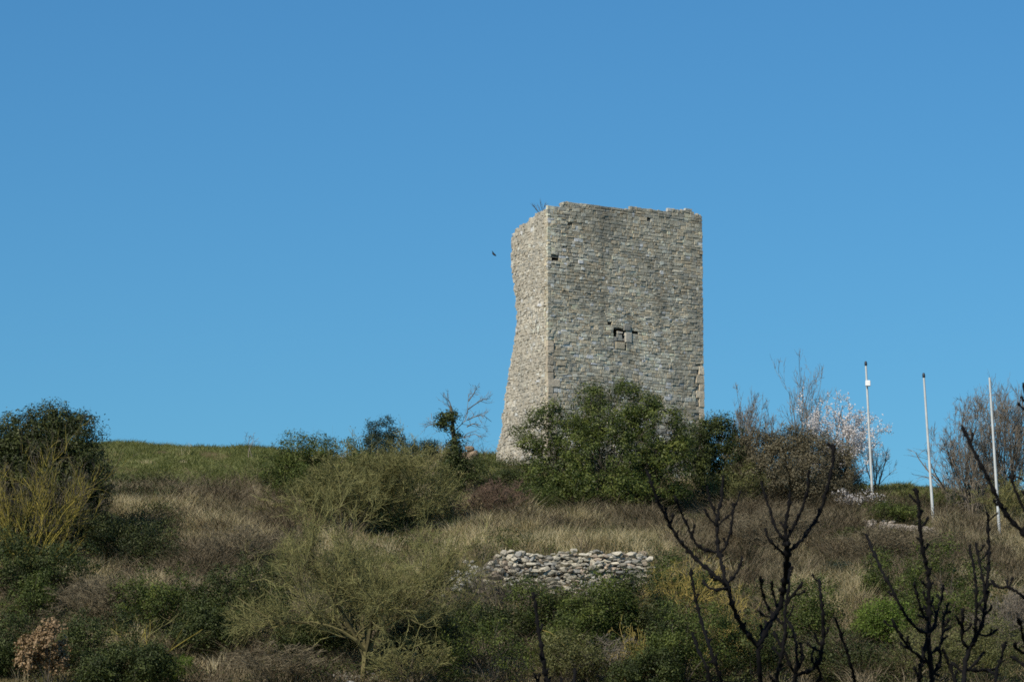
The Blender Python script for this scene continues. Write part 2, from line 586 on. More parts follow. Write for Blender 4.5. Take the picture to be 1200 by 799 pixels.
def fit(levels, b, px0, px1, row0, depth, rowb=None):
    """scale a grown plant about its base so that it fills the given width and height"""
    allp = np.concatenate([l[0].reshape(-1, 3) for l in levels]) - b
    lo, hi = np.percentile(allp[:, 0], [1.5, 98.5])
    top = np.percentile(allp[:, 2], 99)
    s = depth / math.cos(PITCH) / F
    sx = (px1 - px0) * s / (hi - lo)
    tz = at(600, row0, depth)[2] - b[2]
    sz = tz / top
    x0 = at(px0, 600, depth)[0] - b[0]
    sh = x0 - lo * sx
    out = []
    for P, r in levels:
        Q = (P - b)
        z = Q[..., 2] * sz
        f = np.clip(z / max(tz, .1), 0, 1)
        Q = np.stack([Q[..., 0] * sx + sh * f, Q[..., 1] * sx * .9, z], -1)
        out.append((Q + b, r))
    return out

def bare(name, label, cat, base, box, stems, spec, mats, seed=1, group=None, leaf=None, depth=None, r0=.05, spread=.5,
         wob=.1, up=.06, names=('stems', 'twigs'), split=1, lean=(0, 0), trunk=None):
    """box = px0, px1, top row; spec = list of kids() keyword dicts, one per level"""
    rng = np.random.default_rng(seed)
    b = hit(*base)
    if depth is not None:
        p = at(base[0], base[1], depth)
        b = np.array([p[0], p[1], float(ground(p[0], p[1]))])
    root = thing(name, b, label, cat, group)
    az = np.arange(stems) * 2.399 + rng.uniform(0, 6)
    tl = spread * np.sqrt((np.arange(stems) + .4) / stems) * rng.uniform(.8, 1.2, stems)
    dr = np.stack([np.sin(tl) * np.cos(az) + lean[0], np.sin(tl) * np.sin(az) * .9 + lean[1], np.cos(tl)], -1)
    st = np.broadcast_to(b, (stems, 3)) + rng.normal(size=(stems, 3)) * [.08, .08, 0] + [0, 0, -.1]
    lv = []
    if trunk:
        TP, tr = grow(b[None] + [0, 0, -.2], np.array([[lean[0] * .3, 0, 1.]]), trunk, r0 * 1.5, 8, rng, .05, 0, .8)
        lv.append((TP, tr))
        st = np.broadcast_to(TP[0, -1], (stems, 3)) + rng.normal(size=(stems, 3)) * .02 - (TP[0, -1] - TP[0, -2]) * rng.uniform(0, 1.6, (stems, 1))
    lv.append(grow(st, dr, rng.uniform(.75, 1.1, stems) * 3, r0 * rng.uniform(.7, 1.1, stems), 10, rng, wob, up, .35))
    for sp in spec:
        lv.append(kids(*lv[-1], rng=rng, **sp))
    lv = fit(lv, b, *box[:3], b[1])
    ns = split + (1 if trunk else 0)
    for nm, part, mt in ((names[0], lv[:ns], mats[0]), (names[1], lv[ns:], mats[1])):
        if not part: continue
        mb = MB()
        for P, r in part:
            V, Q, a = tubes(P, r, 4 if r.max() > .03 else 3, rng)
            mb.add(V, Q, rnd=a)
        last = mb.done(nm, M[mt], root, origin=b)
    if leaf:
        lname, lm, cnt, ls, jit, asp = leaf
        P = lv[-1][0][:, 1:].reshape(-1, 3)
        P = P[rng.choice(len(P), cnt)] + rng.normal(size=(cnt, 3)) * jit
        V, Q, a = leaves(P, ls, rng, None, asp)
        build(lname, V, Q, None, M[lm], last, {'rnd': a}, origin=b)
    return root, b, lv

def rocks(mb, C, sz, rng, col, flat=.75, sub=2, bed=False):
    """irregular convex stones: subdivided octahedra with broken faces"""
    o = np.array([[1, 0, 0], [-1, 0, 0], [0, 1, 0], [0, -1, 0], [0, 0, 1], [0, 0, -1]], float)
    T = np.array([[0, 2, 4], [2, 1, 4], [1, 3, 4], [3, 0, 4], [2, 0, 5], [1, 2, 5], [3, 1, 5], [0, 3, 5]])
    for _ in range(sub):
        nV, nT, mp = list(o), [], {}
        def md(i, j):
            k = (min(i, j), max(i, j))
            if k not in mp:
                mp[k] = len(nV)
                nV.append(nrm(o[i] + o[j]))
            return mp[k]
        for a, b, c in T:
            ab, bc, ca = md(a, b), md(b, c), md(c, a)
            nT += [[a, ab, ca], [ab, b, bc], [ca, bc, c], [ab, bc, ca]]
        o, T = np.array(nV), np.array(nT)
    for i in range(len(C)):
        V = o.copy()
        if bed:
            V = V * .35 + .65 * V / np.abs(V).max(1, keepdims=True)
        for _ in range(9):                      # cut planes give the stone its flat faces
            nn = nrm(rng.normal(size=3))
            dd = rng.uniform(.5, .8)
            h = V @ nn - dd
            V = V - np.maximum(h, 0)[:, None] * nn
        V = V * (1 + rng.normal(size=(len(V), 1)) * .03)
        q, _ = np.linalg.qr(np.eye(3) + rng.normal(size=(3, 3)) * (.16 if bed else 9))
        V = (V @ q) * np.array([1, .85, flat]) * sz[i]
        if bed:
            V = V * np.array([rng.uniform(.9, 1.45), 1, rng.uniform(.75, 1.1)])
            t_ = rng.normal(0, .14)
            V = V @ np.array([[math.cos(t_), 0, -math.sin(t_)], [0, 1, 0], [math.sin(t_), 0, math.cos(t_)]])
        mb.add(V + C[i], None, T, col=np.repeat(col[i][None], len(V), 0))

# ------------------------------------------------------------------ the tower
TH = R(30)
fd = np.array([math.cos(TH), math.sin(TH), 0])       # along the front face
ld = np.array([-math.sin(TH), math.cos(TH), 0])      # along the left face, going back
nf, nl = -ld, -fd                                    # outward normals
TD = 150.0
A0 = at(642, 400, TD)
zb = at(600, 552, TD)[2] - 1.2
A0[2] = zb
TB = A0.copy()

def on_plane(px, row, n):
    d = ray(px, row)
    t = ((A0 - CAM) @ n) / (d @ n)
    return CAM + d * t

def fuv(px, row):
    q = on_plane(px, row, nf) - A0
    return float(q @ fd), float(q[2])

def luv(px, row):
    q = on_plane(px, row, nl) - A0
    return float(q @ ld), float(q[2])

W = fuv(824.5, 400)[0]
ftop = np.array([fuv(*p) for p in [(642, 243), (648, 240.5), (653, 241), (660, 237.5), (664, 235.5), (669, 234.5), (676, 236.5), (690, 238), (700, 240), (712, 240.5), (722, 242.5), (734, 244.2), (742, 242), (748, 240.8), (756, 242), (770, 243.5), (783, 245.5), (785, 243), (794, 243.5), (798, 244.5), (806, 243), (812, 245), (815, 249), (824.5, 251.5)]])
ltop = np.array([luv(*p) for p in [(642, 243), (636, 245.5), (630, 248), (624, 253), (617, 258), (611, 262), (606, 267), (602, 272), (599.5, 279), (597.8, 288)]])
lw = np.array([luv(*p) for p in [(598.5, 284), (598, 294), (599.5, 310), (601.5, 325), (602, 340), (604, 355), (605.5, 370), (604.5, 385), (602.5, 400), (599.5, 420), (596, 440), (592.5, 462), (589.5, 485), (586, 508), (583, 530), (580, 556)]])
topF = lambda u: np.interp(u, ftop[:, 0], ftop[:, 1])
topL = lambda s: np.interp(s, ltop[:, 0], ltop[:, 1])
lwo = lw[np.argsort(lw[:, 1])]
wL = lambda v: np.interp(v, lwo[:, 1], lwo[:, 0]) + .26 * (vn(np.asarray(v) * 2.1, 3.3) - .5) + .24 * (vn(np.asarray(v) * 6.1, 8.3) - .5)
TZ = max(ftop[:, 1].max(), ltop[:, 1].max())

tower = thing('tower', TB, 'ruined square stone tower with broken top standing on the hill crest', 'tower')
tr_ = np.random.default_rng(7)
hand_hole = [fuv(719, 384.6), fuv(734, 410.5)]
H0 = (hand_hole[0][0], hand_hole[1][1], hand_hole[1][0], hand_hole[0][1])     # u0, v0, u1, v1
def rect(p0, r0, p1, r1):
    a, b = fuv(p0, r0), fuv(p1, r1)
    return (a[0], min(a[1], b[1]), b[0], max(a[1], b[1]))
HOLES = [H0, rect(740.5, 388, 748, 391), rect(712, 377.8, 717, 380.2), rect(646.5, 301.3, 655, 305.2),
         rect(665.5, 261.8, 671, 264.2), rect(758.5, 253.2, 762.5, 257)]

# mortar core, with the openings cut into it
mb = MB()
ins = .05
def core_pt(face, u, v):
    if face == 'f':
        return A0 + fd * u + np.array([0, 0, v]) - nf * ins
    return A0 + ld * u + np.array([0, 0, v]) - nl * ins
ub = np.unique(np.round(np.concatenate([np.arange(ins, W - ins, .25), [W - ins]] + [[h[0], h[2]] for h in HOLES]), 4))
vb = np.unique(np.round(np.concatenate([np.arange(0, TZ + .3, .25)] + [[h[1], h[3]] for h in HOLES]), 4))
mort = np.array([.17, .155, .125])
def quad(pts, c=mort):
    mb.add(pts, [[0, 1, 2, 3]], col=np.repeat(c[None], 4, 0))
for i in range(len(ub) - 1):
    for j in range(len(vb) - 1):
        u0, u1, v0, v1 = ub[i], ub[i + 1], vb[j], vb[j + 1]
        uc, vc = (u0 + u1) / 2, (v0 + v1) / 2
        if any(h[0] < uc < h[2] and h[1] < vc < h[3] for h in HOLES):
            continue
        t0, t1 = topF(u0) - .16, topF(u1) - .16
        if v0 >= max(t0, t1): continue
        quad([core_pt('f', u0, min(v0, t0)), core_pt('f', u1, min(v0, t1)), core_pt('f', u1, min(v1, t1)), core_pt('f', u0, min(v1, t0))])
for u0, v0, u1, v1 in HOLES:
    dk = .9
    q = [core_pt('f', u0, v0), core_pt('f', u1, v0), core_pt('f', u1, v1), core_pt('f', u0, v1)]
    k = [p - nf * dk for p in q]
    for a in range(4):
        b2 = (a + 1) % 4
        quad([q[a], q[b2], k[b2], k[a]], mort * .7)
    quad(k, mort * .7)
LV = np.arange(0, TZ + .2, .25)
SN = np.linspace(0, 1, 17)
for j in range(len(LV) - 1):
    for i in range(16):
        P4 = []
        for (s_, v_) in ((SN[i + 1], LV[j]), (SN[i], LV[j]), (SN[i], LV[j + 1]), (SN[i + 1], LV[j + 1])):
            s2 = max(ins, s_ * (wL(v_) - .08))
            P4.append(core_pt('l', s2, min(v_, topL(s2) - .14)))
        if P4[3][2] - P4[0][2] + P4[2][2] - P4[1][2] < 1e-3: continue
        quad(P4, np.array([.40, .365, .30]))
DR = 4.6
# right and back faces and the ruined top
for j in range(len(LV) - 1):
    v0, v1 = LV[j], min(LV[j + 1], topF(W) - .16)
    if v1 > v0:
        b0 = A0 + fd * (W - ins)
        quad([b0 + [0, 0, v0] + ld * ins, b0 + [0, 0, v0] + ld * DR, b0 + [0, 0, v1] + ld * DR, b0 + [0, 0, v1] + ld * ins])
    v0, v1 = LV[j], min(LV[j + 1], ltop[:, 1].min() - .14)
    if v1 > v0:
        c0, c1 = A0 + ld * (wL(v0) - .08), A0 + ld * (wL(LV[j + 1]) - .08)
        d0 = A0 + fd * (W - ins) + ld * DR
        quad([d0 + [0, 0, v0], c0 + [0, 0, v0] + fd * ins, c1 + [0, 0, v1] + fd * ins, d0 + [0, 0, v1]])
un, sn = np.linspace(ins, W - ins, 40), np.linspace(0, 1, 14)
UU, SS = np.meshgrid(un, sn)
smax = ltop[:, 0].max() - .1
s_abs = ins + SS * (smax - ins)
zt = topF(UU) - .17 + (topL(s_abs) - topL(0)) * np.clip(1 - UU / W * .6, 0, 1) - .25 * sstep(.2, .6, UU) * sstep(.3, .8, s_abs)
TP = A0 + UU[..., None] * fd + s_abs[..., None] * ld + zt[..., None] * np.array([0, 0, 1.])
ti = np.arange(TP.shape[0] * TP.shape[1]).reshape(TP.shape[:2])
mb.add(TP.reshape(-1, 3), np.stack([ti[:-1, :-1], ti[:-1, 1:], ti[1:, 1:], ti[1:, :-1]], -1), col=np.repeat(mort[None], TP.shape[0] * TP.shape[1], 0))
mb.done('core', M['rubble_face'], tower, origin=TB)

def stones_mesh(name, rects, cols, face, mat, dj=.014, rough=.012, rng=tr_, inset=.14, extra=None, edge=.014):
    """rects: (u0,u1,v00,v10,v01,v11): a dressed stone with worn edges, standing a little out of the mortar"""
    r = np.asarray(rects, float)
    m = len(r)
    U0, U1 = r[:, 0], r[:, 1]
    cu = np.stack([U0, U1, U1, U0], 1) + rng.normal(size=(m, 4)) * rough
    cv = np.stack([r[:, 2], r[:, 3], r[:, 5], r[:, 4]], 1) + rng.normal(size=(m, 4)) * rough
    uc, vc = cu.mean(1, keepdims=True), cv.mean(1, keepdims=True)
    wd = np.minimum(U1 - U0, (r[:, 4] - r[:, 2]))[:, None]
    d = rng.normal(0, dj, (m, 1)) + (extra[:, None] if extra is not None else 0)
    sc_ = np.clip(1 - inset * wd / np.maximum(np.stack([(U1 - U0), (r[:, 4] - r[:, 2])], 1), .02), .3, .95)
    iu = uc + (cu - uc) * sc_[:, :1] + rng.normal(size=(m, 4)) * rough * .5
    iv = vc + (cv - vc) * sc_[:, 1:] + rng.normal(size=(m, 4)) * rough * .5
    L = [(cu, cv, np.full((m, 4), -.14)), (cu, cv, d - edge + rng.normal(size=(m, 4)) * .003), (iu, iv, d + rng.normal(size=(m, 4)) * .0045)]
    if face == 'f':
        X, n = fd, nf
    elif face == 'l':
        X, n = ld, nl
    V = np.stack([A0 + l[0][..., None] * X + l[1][..., None] * np.array([0, 0, 1.]) + l[2][..., None] * n for l in L], 1)   # m,3,4,3
    idx = np.arange(m * 12).reshape(m, 3, 4)
    nx = np.roll(idx, -1, 2)
    Q = np.concatenate([np.stack([idx[:, :-1], nx[:, :-1], nx[:, 1:], idx[:, 1:]], -1).reshape(-1, 4), idx[:, 2]], 0)
    if face == 'l':
        Q = Q[:, ::-1]
    return build(name, V.reshape(-1, 3), Q, None, mat, tower, {'col': np.repeat(np.asarray(cols), 12, 0)}, origin=TB)

def courses(width_fn, top_fn, hmean, wmin, wmax, gap, rng, holes=(), wave=.05, seed=0, umin=0.0, big_low=0.25):
    out = []
    v = 0.0
    while v < TZ + .3:
        h = hmean * (.72 + .6 * float(vn(v * .55, 4.4, 0, seed))) * rng.uniform(.75, 1.3) * (1 + big_low * (1 - v / TZ))
        wmx = float(width_fn(v + h / 2))
        cuts = [(umin, wmx)]
        for hu0, hv0, hu1, hv1 in holes:
            ov = min(v + h, hv1) - max(v, hv0)
            if ov > .45 * min(h, hv1 - hv0):
                nc = []
                for a, b in cuts:
                    if hu1 <= a or hu0 >= b: nc.append((a, b))
                    else:
                        if hu0 - a > .04: nc.append((a, hu0))
                        if b - hu1 > .04: nc.append((hu1, b))
                cuts = nc
        for a, b in cuts:
            u = a
            while u < b - .03:
                wd = rng.uniform(wmin, wmax) * rng.choice([.7, 1, 1, 1.5])
                u1 = u + wd
                if b - u1 < wmin * .7: u1 = b
                u1 = min(u1, b)
                lo = lambda q: v + wave * (float(vn(q * .55, v * .35, 0, seed)) - .5) * 2
                g = gap * rng.uniform(.6, 1.5)
                a0, a1 = lo(u), lo(u1)
                if v + h * .75 < float(top_fn((u + u1) / 2)):
                    if rng.random() < .10 and h > hmean:
                        q = rng.uniform(.4, .6) * h
                        out.append((u + g, u1 - g, a0 + g, a1 + g, a0 + q - g, a1 + q - g))
                        out.append((u + g, u1 - g, a0 + q + g, a1 + q + g, a0 + h - g, a1 + h - g))
                    else:
                        out.append((u + g, u1 - g, a0 + g, a1 + g, a0 + h - g, a1 + h - g))
                u = u1
        v += h
    return out

# front face
qb_l, qb_r = fuv(645, 400)[1], fuv(824, 428)[1]
qlow_l = fuv(645, 470)[1]
rf_ = courses(lambda v: W, topF, .135, .11, .30, .005, tr_, HOLES, .07, 3)
ra = np.array(rf_)
uc, vc = ra[:, :2].mean(1), ra[:, 2:].mean(1)
isq = ((uc > W - .42) & (vc < qb_r)) | ((uc < .36) & (vc < qb_l))
def front_cols(uc, vc, rng):
    m = len(uc)
    k = rng.random(m)
    base = np.tile(np.array([.37, .35, .285]), (m, 1))
    base[k < .22] = [.385, .335, .25]
    base[(k > .22) & (k < .40)] = [.30, .295, .26]
    base[(k > .93)] = [.60, .57, .49]
    b = 1.42 * rng.lognormal(0, .18, m)
    # the upper right of the face and a band on the left are darker with lichen
    b *= .62 + .76 * fbm(uc * .45, vc * .30, 0, 41, 4)
    return np.clip(base * b[:, None] * [1.0, .985, .965], .07, .7)
stones_mesh('front_wall', ra[~isq], front_cols(uc[~isq], vc[~isq], tr_), 'f', M['masonry'], dj=.0085, rough=.010)
# pale quoins at the two lower corners
qs, qc = [], []
v = 0.0
k = 0
while v < qb_r - .1:
    h = tr_.uniform(.28, .42)
    wq = .42 if k % 2 else .26
    qs.append((W - wq, W + .012, v + .008, v + .008, v + h - .008, v + h - .008))
    qc.append(np.array([.66, .565, .43]) * tr_.uniform(.85, 1.15))
    v += h
    k += 1
v = 0.0
while v < qb_l - .1:
    h = tr_.uniform(.26, .40)
    wq = tr_.choice([.28, .5, .66]) if v < qlow_l + 1.2 else .30
    qs.append((-.012, wq, v + .008, v + .008, v + h - .008, v + h - .008))
    qc.append(np.array([.56, .475, .365]) * tr_.uniform(.8, 1.15))
    v += h
nq = k
for a in (slice(0, nq), slice(nq, None)):
    stones_mesh('quoins', qs[a], qc[a], 'f', M['quoin'], dj=.008, extra=np.full(len(qs[a]), .012), inset=.08)
# the damaged slit: stones left standing in the opening
hs, hc, he = [], [], []
def hstone(p0, r0, p1, r1, c, e=0.0):
    u0, v0, u1, v1 = rect(p0, r0, p1, r1)
    hs.append((u0, u1, v0, v0, v1, v1))
    hc.append(c)
    he.append(e)
hstone(723.8, 388.0, 729.9, 391.2, (.50, .47, .40), .01)
hstone(723.6, 391.4, 729.8, 399.6, (.36, .345, .30), -.02)
hstone(719.2, 394.0, 723.4, 399.8, (.30, .29, .26))
hstone(733.2, 389.0, 740.2, 401.6, (.60, .56, .48), .03)
hstone(721.4, 400.4, 732.2, 409.8, (.56, .48, .35), .03)
hstone(719.0, 400.4, 721.2, 409.8, (.28, .28, .25))
hstone(730.0, 396.4, 733.0, 399.8, (.33, .31, .28), -.03)
hstone(730.6, 381.0, 738.2, 387.8, (.33, .315, .28), .07)
ua, va = fuv(734.2, 402)
hstone(734.2, 402, 740, 410, (.30, .295, .26))
stones_mesh('slit_window', hs, hc, 'f', M['masonry'], dj=.004, extra=np.array(he))

# left face: smaller pale rubble half smeared with mortar
rl = np.array(courses(lambda v: wL(v), topL, .12, .08, .22, .002, tr_, [], .09, 9, umin=.02, big_low=.1))
sc_, vc = rl[:, :2].mean(1), rl[:, 2:].mean(1)
kk = tr_.random(len(rl))
cl = np.tile(np.array([.54, .495, .41]), (len(rl), 1))
cl[kk < .25] = [.47, .42, .335]
cl[(kk > .25) & (kk < .42)] = [.38, .365, .32]
cl[kk > .94] = [.70, .67, .60]
cl *= (tr_.lognormal(0, .13, len(rl)) * (.78 + .42 * fbm(sc_ * .6, vc * .4, 0, 51, 3)))[:, None]
cl[sc_ < .3] = cl[sc_ < .3] * [1.12, 1.07, .97]
stones_mesh('side_wall', rl, np.clip(cl, .1, .68), 'l', M['rubble_face'], dj=.008, rough=.022, edge=.003)
# loose cap stones along the broken top
mb = MB()
cs, ss, cc = [], [], []
for u in np.arange(.1, W, .17):
    if tr_.random() < .7:
        s_ = tr_.uniform(.08, .17)
        cs.append(A0 + fd * u - nf * tr_.uniform(.1, .3) + [0, 0, float(topF(u)) - .12 + tr_.uniform(-.04, .06)])
        ss.append(s_)
        cc.append(np.array([.33, .30, .245]) * tr_.uniform(.7, 1.2))
rocks(mb, np.array(cs), np.array(ss), tr_, np.array(cc), sub=1)
mb.done('coping', M['rubble_face'], tower, origin=TB)
mb = MB()
cs, ss, cc = [], [], []
for s in np.arange(.15, ltop[:, 0].max(), .15):
    cs.append(A0 + ld * s - nl * tr_.uniform(.08, .25) + [0, 0, float(topL(s)) - .1 + tr_.uniform(-.05, .05)])
    ss.append(tr_.uniform(.08, .15))
    cc.append(np.array([.38, .345, .28]) * tr_.uniform(.75, 1.15))
for v in np.arange(.3, lwo[-1, 1], .14):                # broken rear edge of the left face
    cs.append(A0 + ld * (float(wL(v)) - tr_.uniform(.02, .14)) - nl * tr_.uniform(.1, .35) + [0, 0, v])
    ss.append(tr_.uniform(.09, .19))
    cc.append(np.array([.42, .385, .315]) * tr_.uniform(.75, 1.2))
rocks(mb, np.array(cs), np.array(ss), tr_, np.array(cc), sub=1)
mb.done('broken_edge', M['rubble_face'], tower, origin=TB)

# ------------------------------------------------------------------ terrace wall, rubble and rocks
rng = np.random.default_rng(21)
wb = hit(655, 702)
wall = thing('terrace_wall', wb, 'ruined dry stone terrace wall of white limestone blocks below the tower', 'wall')
mb = MB()
cs, ss, cc = [], [], []
wtop = lambda p: np.interp(p, [548, 560, 572, 585, 600, 640, 660, 690, 720, 745, 757, 764], [684, 664, 652, 646, 645, 648, 645, 647, 647, 648, 650, 662])
for row in np.arange(706, 640, -3.7):
    p = 546 + rng.uniform(0, 6)
    while p < 764:
        s_px = rng.uniform(1.7, 4.6)
        r_ = row + rng.normal(0, 1.0)
        if r_ > wtop(p) + 1 + rng.normal(0, 1.5):
            d = 127.5 + (706 - row) / 66 * .5 + rng.normal(0, .07)
            cs.append(at(p + s_px, r_, d))
            ss.append(s_px / F * d * 1.22)
            k = rng.random()
            c = np.array([.50, .455, .365]) if k < .65 else (np.array([.44, .36, .28]) if k < .78 else np.array([.34, .33, .30]))
            cc.append(c * rng.uniform(.5, 1.2))
        p += s_px * 1.9
rocks(mb, np.array(cs), np.array(ss), rng, np.clip(cc, 0, .72), flat=.70, bed=True)
mb.done('wall_stones', M['drystone'], wall, origin=wb)
# earth core behind the stones
mb = MB()
pp = np.linspace(552, 760, 24)
f0 = at(pp, np.full(24, 720.), np.full(24, 127.85)); f1 = at(pp, wtop(pp) + 5, np.full(24, 128.2))
g1 = at(pp, wtop(pp) + 5, np.full(24, 129.6)); g0 = at(pp, np.full(24, 720.), np.full(24, 129.6))
VV = np.stack([f0, f1, g1, g0], 0)
gi = np.arange(96).reshape(4, 24)
mb.add(VV.reshape(-1, 3), np.stack([gi[:-1, :-1], gi[:-1, 1:], gi[1:, 1:], gi[1:, :-1]], -1).reshape(-1, 4), col=np.tile([[.13, .115, .09]], (96, 1)))
mb.done('earth_core', M['drystone'], wall, origin=wb)

def rubble(name, label, pts, n, spx, jx, jr, col, seed):
    rng = np.random.default_rng(seed)
    mb = MB()
    cs, ss, cc = [], [], []
    for i in range(n):
        t = rng.uniform(0, len(pts) - 1)
        j = int(t)
        j = min(j, len(pts) - 2)
        px = pts[j][0] + (pts[j + 1][0] - pts[j][0]) * (t - j) + rng.normal(0, jx)
        rw = pts[j][1] + (pts[j + 1][1] - pts[j][1]) * (t - j) + rng.normal(0, jr)
        b = hit(px, rw)
        s = rng.uniform(*spx) / F * b[1]
        cs.append(b + [0, 0, s * .35]); ss.append(s); cc.append(np.array(col) * rng.uniform(.65, 1.2))
    rocks(mb, np.array(cs), np.array(ss), rng, np.clip(cc, 0, .7), sub=1)
    return tag(mb.done(name, M['drystone']), label, 'rubble', kind='stuff')
rubble('rubble', 'pale tumbled stones spilling from the left end of the terrace wall', [(528, 690), (548, 676), (560, 668)], 60, (2, 6), 7, 6, (.52, .50, .45), 31)
rubble('rubble', 'low line of pinkish grey field stones on the right slope', [(1012, 617), (1045, 618), (1075, 622), (1096, 626)], 150, (1.8, 4.8), 4, 2.5, (.40, .35, .30), 32)
rubble('rubble', 'grey stones showing at the bottom edge under the olive twig tree', [(372, 797), (420, 792), (480, 796)], 70, (2.2, 6), 8, 3, (.36, .34, .30), 33)

def boulder(px, row, wpx, label, col, seed, flat=.7):
    rng = np.random.default_rng(seed)
    b = hit(px, row)
    s = wpx / 2 / F * b[1] * 1.25
    mb = MB()
    rocks(mb, np.array([[0, 0, s * flat * .5]]), [s], rng, np.array([col]), flat=flat, sub=3)
    o = mb.done('boulder', M['drystone'])
    o.location = b
    return tag(o, label, 'rock')
boulder(593, 543, 9, 'small white rock on the grass at the left foot of the tower', (.68, .66, .60), 1)
boulder(1132, 632, 15, 'pale boulder at the foot of the bare tree beside the third pole', (.48, .46, .42), 2)
boulder(1152, 638, 9, 'small light stone in front of the pale boulder at right', (.55, .53, .47), 3)
boulder(206, 648, 8, 'lone grey stone in the dry grass on the left slope', (.45, .44, .41), 4)
boulder(523, 570, 8, 'flat pale stone beside the ivy clad trunk', (.50, .46, .40), 5, .35)
boulder(752, 653, 13, 'brown lichen covered stone lying on top of the terrace wall', (.27, .22, .16), 6)

# ------------------------------------------------------------------ poles
def pole(label, top, base, r0, r1, box=None, cap=True):
    b = hit(*base)
    root = thing('pole', b, label, 'pole', 'tall pale poles on the right of the crest')
    t = at(top[0], top[1], b[1])
    t[1] += .1
    n = 14
    P = np.linspace(b - [0, 0, .4], t, n)[None]
    V, Q, a = tubes(P, np.linspace(r0, r1, n)[None], 12)
    mb = MB().add(V, Q)
    mb.done('shaft', M['pole'], root, True, b)
    d = nrm(t - b)
    if cap:
        P = np.array([t - d * .02, t + d * .02, t + d * .12, t + d * .2, t + d * .21])[None]
        V, Q, a = tubes(P, np.array([[r1 * .9, r1 * 1.45, r1 * 1.45, r1 * 1.0, .002]]), 12)
        MB().add(V, Q).done('cap', M['pole_cap'], root, True, b)
    if box:
        c = at(box[0], box[1], b[1]) + [0, -.10, 0]
        hx, hy, hz, bv = .115, .08, .13, .02
        vs, qs = [], []
        for z, e in ((-hz, bv), (-hz + bv, 0), (hz - bv, 0), (hz, bv)):
            x, y = hx - e, hy - e
            vs += [[-x + bv, -y, z], [x - bv, -y, z], [x, -y + bv, z], [x, y - bv, z], [x - bv, y, z], [-x + bv, y, z], [-x, y - bv, z], [-x, -y + bv, z]]
        for l in range(3):
            for k in range(8):
                qs.append([l * 8 + k, l * 8 + (k + 1) % 8, l * 8 + 8 + (k + 1) % 8, l * 8 + 8 + k])
        for l, o in ((0, 1), (24, 0)):
            for q in ([0, 1, 4, 5], [1, 2, 3, 4], [0, 5, 6, 7]):
                qs.append([l + i for i in (q[::-1] if o else q)])
        build('junction_box', np.array(vs) + c, qs, None, M['white'], root, origin=b)
    return root
pole('tall pale pole with a white box near its top', (1015, 428), (1023, 585), .065, .045, (1016.8, 449.5))
pole('tall pale pole with dark cap rising from the green bush', (1083, 442), (1094.5, 613), .07, .045)
pole('tall pale pole without cap standing among bare tree branches at right', (1160, 442), (1172, 629), .07, .045, None, False)

# ------------------------------------------------------------------ grass and undergrowth
def scatter(n, y0, y1, rng, p0=-70, p1=1270):
    y = np.sqrt(rng.uniform(y0 ** 2, y1 ** 2, n))
    px = rng.uniform(p0, p1, n)
    x = (px - 600) / F / math.cos(PITCH) * y
    z = ground(x, y)
    P = np.stack([x, y, z], 1)
    px, row = proj(P)
    return P, px, row

def box(px, row, x0, x1, r0, r1, s=12, sr=None):
    sr = sr or s
    return sstep(x0 - s, x0 + s, px) * (1 - sstep(x1 - s, x1 + s, px)) * sstep(r0 - sr, r0 + sr, row) * (1 - sstep(r1 - sr, r1 + sr, row))

def m_green(px, row, P):
    g = np.maximum.reduce([box(px, row, 60, 345, 490, 578, 25, 5), box(px, row, 1000, 1100, 560, 594, 8, 5), box(px, row, 552, 640, 525, 560, 8, 4) * .8,
                           box(px, row, 960, 1000, 635, 668, 12) * .5, box(px, row, 240, 330, 598, 618, 15, 4) * .5, box(px, row, 700, 800, 600, 625, 15, 5) * .4])
    return g
def m_straw(px, row, P):
    g = np.maximum.reduce([box(px, row, 130, 350, 584, 640, 15, 6), box(px, row, 515, 800, 598, 650, 15, 5), box(px, row, 1110, 1300, 640, 710, 15, 10) * .6,
                           box(px, row, 925, 1015, 625, 760, 12, 10), box(px, row, 60, 250, 675, 715, 15, 6) * .7, box(px, row, 320, 420, 590, 650, 15) * .6, box(px, row, 1100, 1220, 600, 640, 12, 6) * .6])
    return g
def m_brown(px, row, P):
    g = np.maximum.reduce([box(px, row, 180, 350, 605, 690, 15, 8), box(px, row, 800, 1120, 600, 690, 15, 8), box(px, row, 20, 250, 670, 740, 15, 8) * .8,
                           box(px, row, 250, 420, 755, 799, 15, 8) * .7, box(px, row, 560, 800, 590, 630, 15, 4) * .5, box(px, row, 1000, 1250, 600, 700, 20, 10) * .6, box(px, row, 90, 330, 578, 590, 20, 4) * .4])
    return g
def stoneline(px, row):
    return 1 - box(px, row, 1006, 1100, 609, 634, 4, 3)
def m_under(px, row, P):
    g = np.maximum.reduce([sstep(680, 712, row) * .6, box(px, row, 0, 130, 600, 720, 15, 10), box(px, row, 120, 210, 608, 668, 12, 8), box(px, row, 510, 840, 690, 820, 15, 10), box(px, row, 130, 205, 570, 588, 10, 4),
                           box(px, row, 540, 840, 545, 606, 20, 5), box(px, row, 780, 1010, 560, 608, 15, 5), box(px, row, 1000, 1110, 588, 612, 10, 5)])
    cut = (1 - .8 * box(px, row, 545, 765, 640, 712, 6, 6)) - .85 * np.maximum(box(px, row, 945, 1015, 640, 765, 14, 8), box(px, row, 60, 200, 680, 715, 15, 6))
    return g * cut

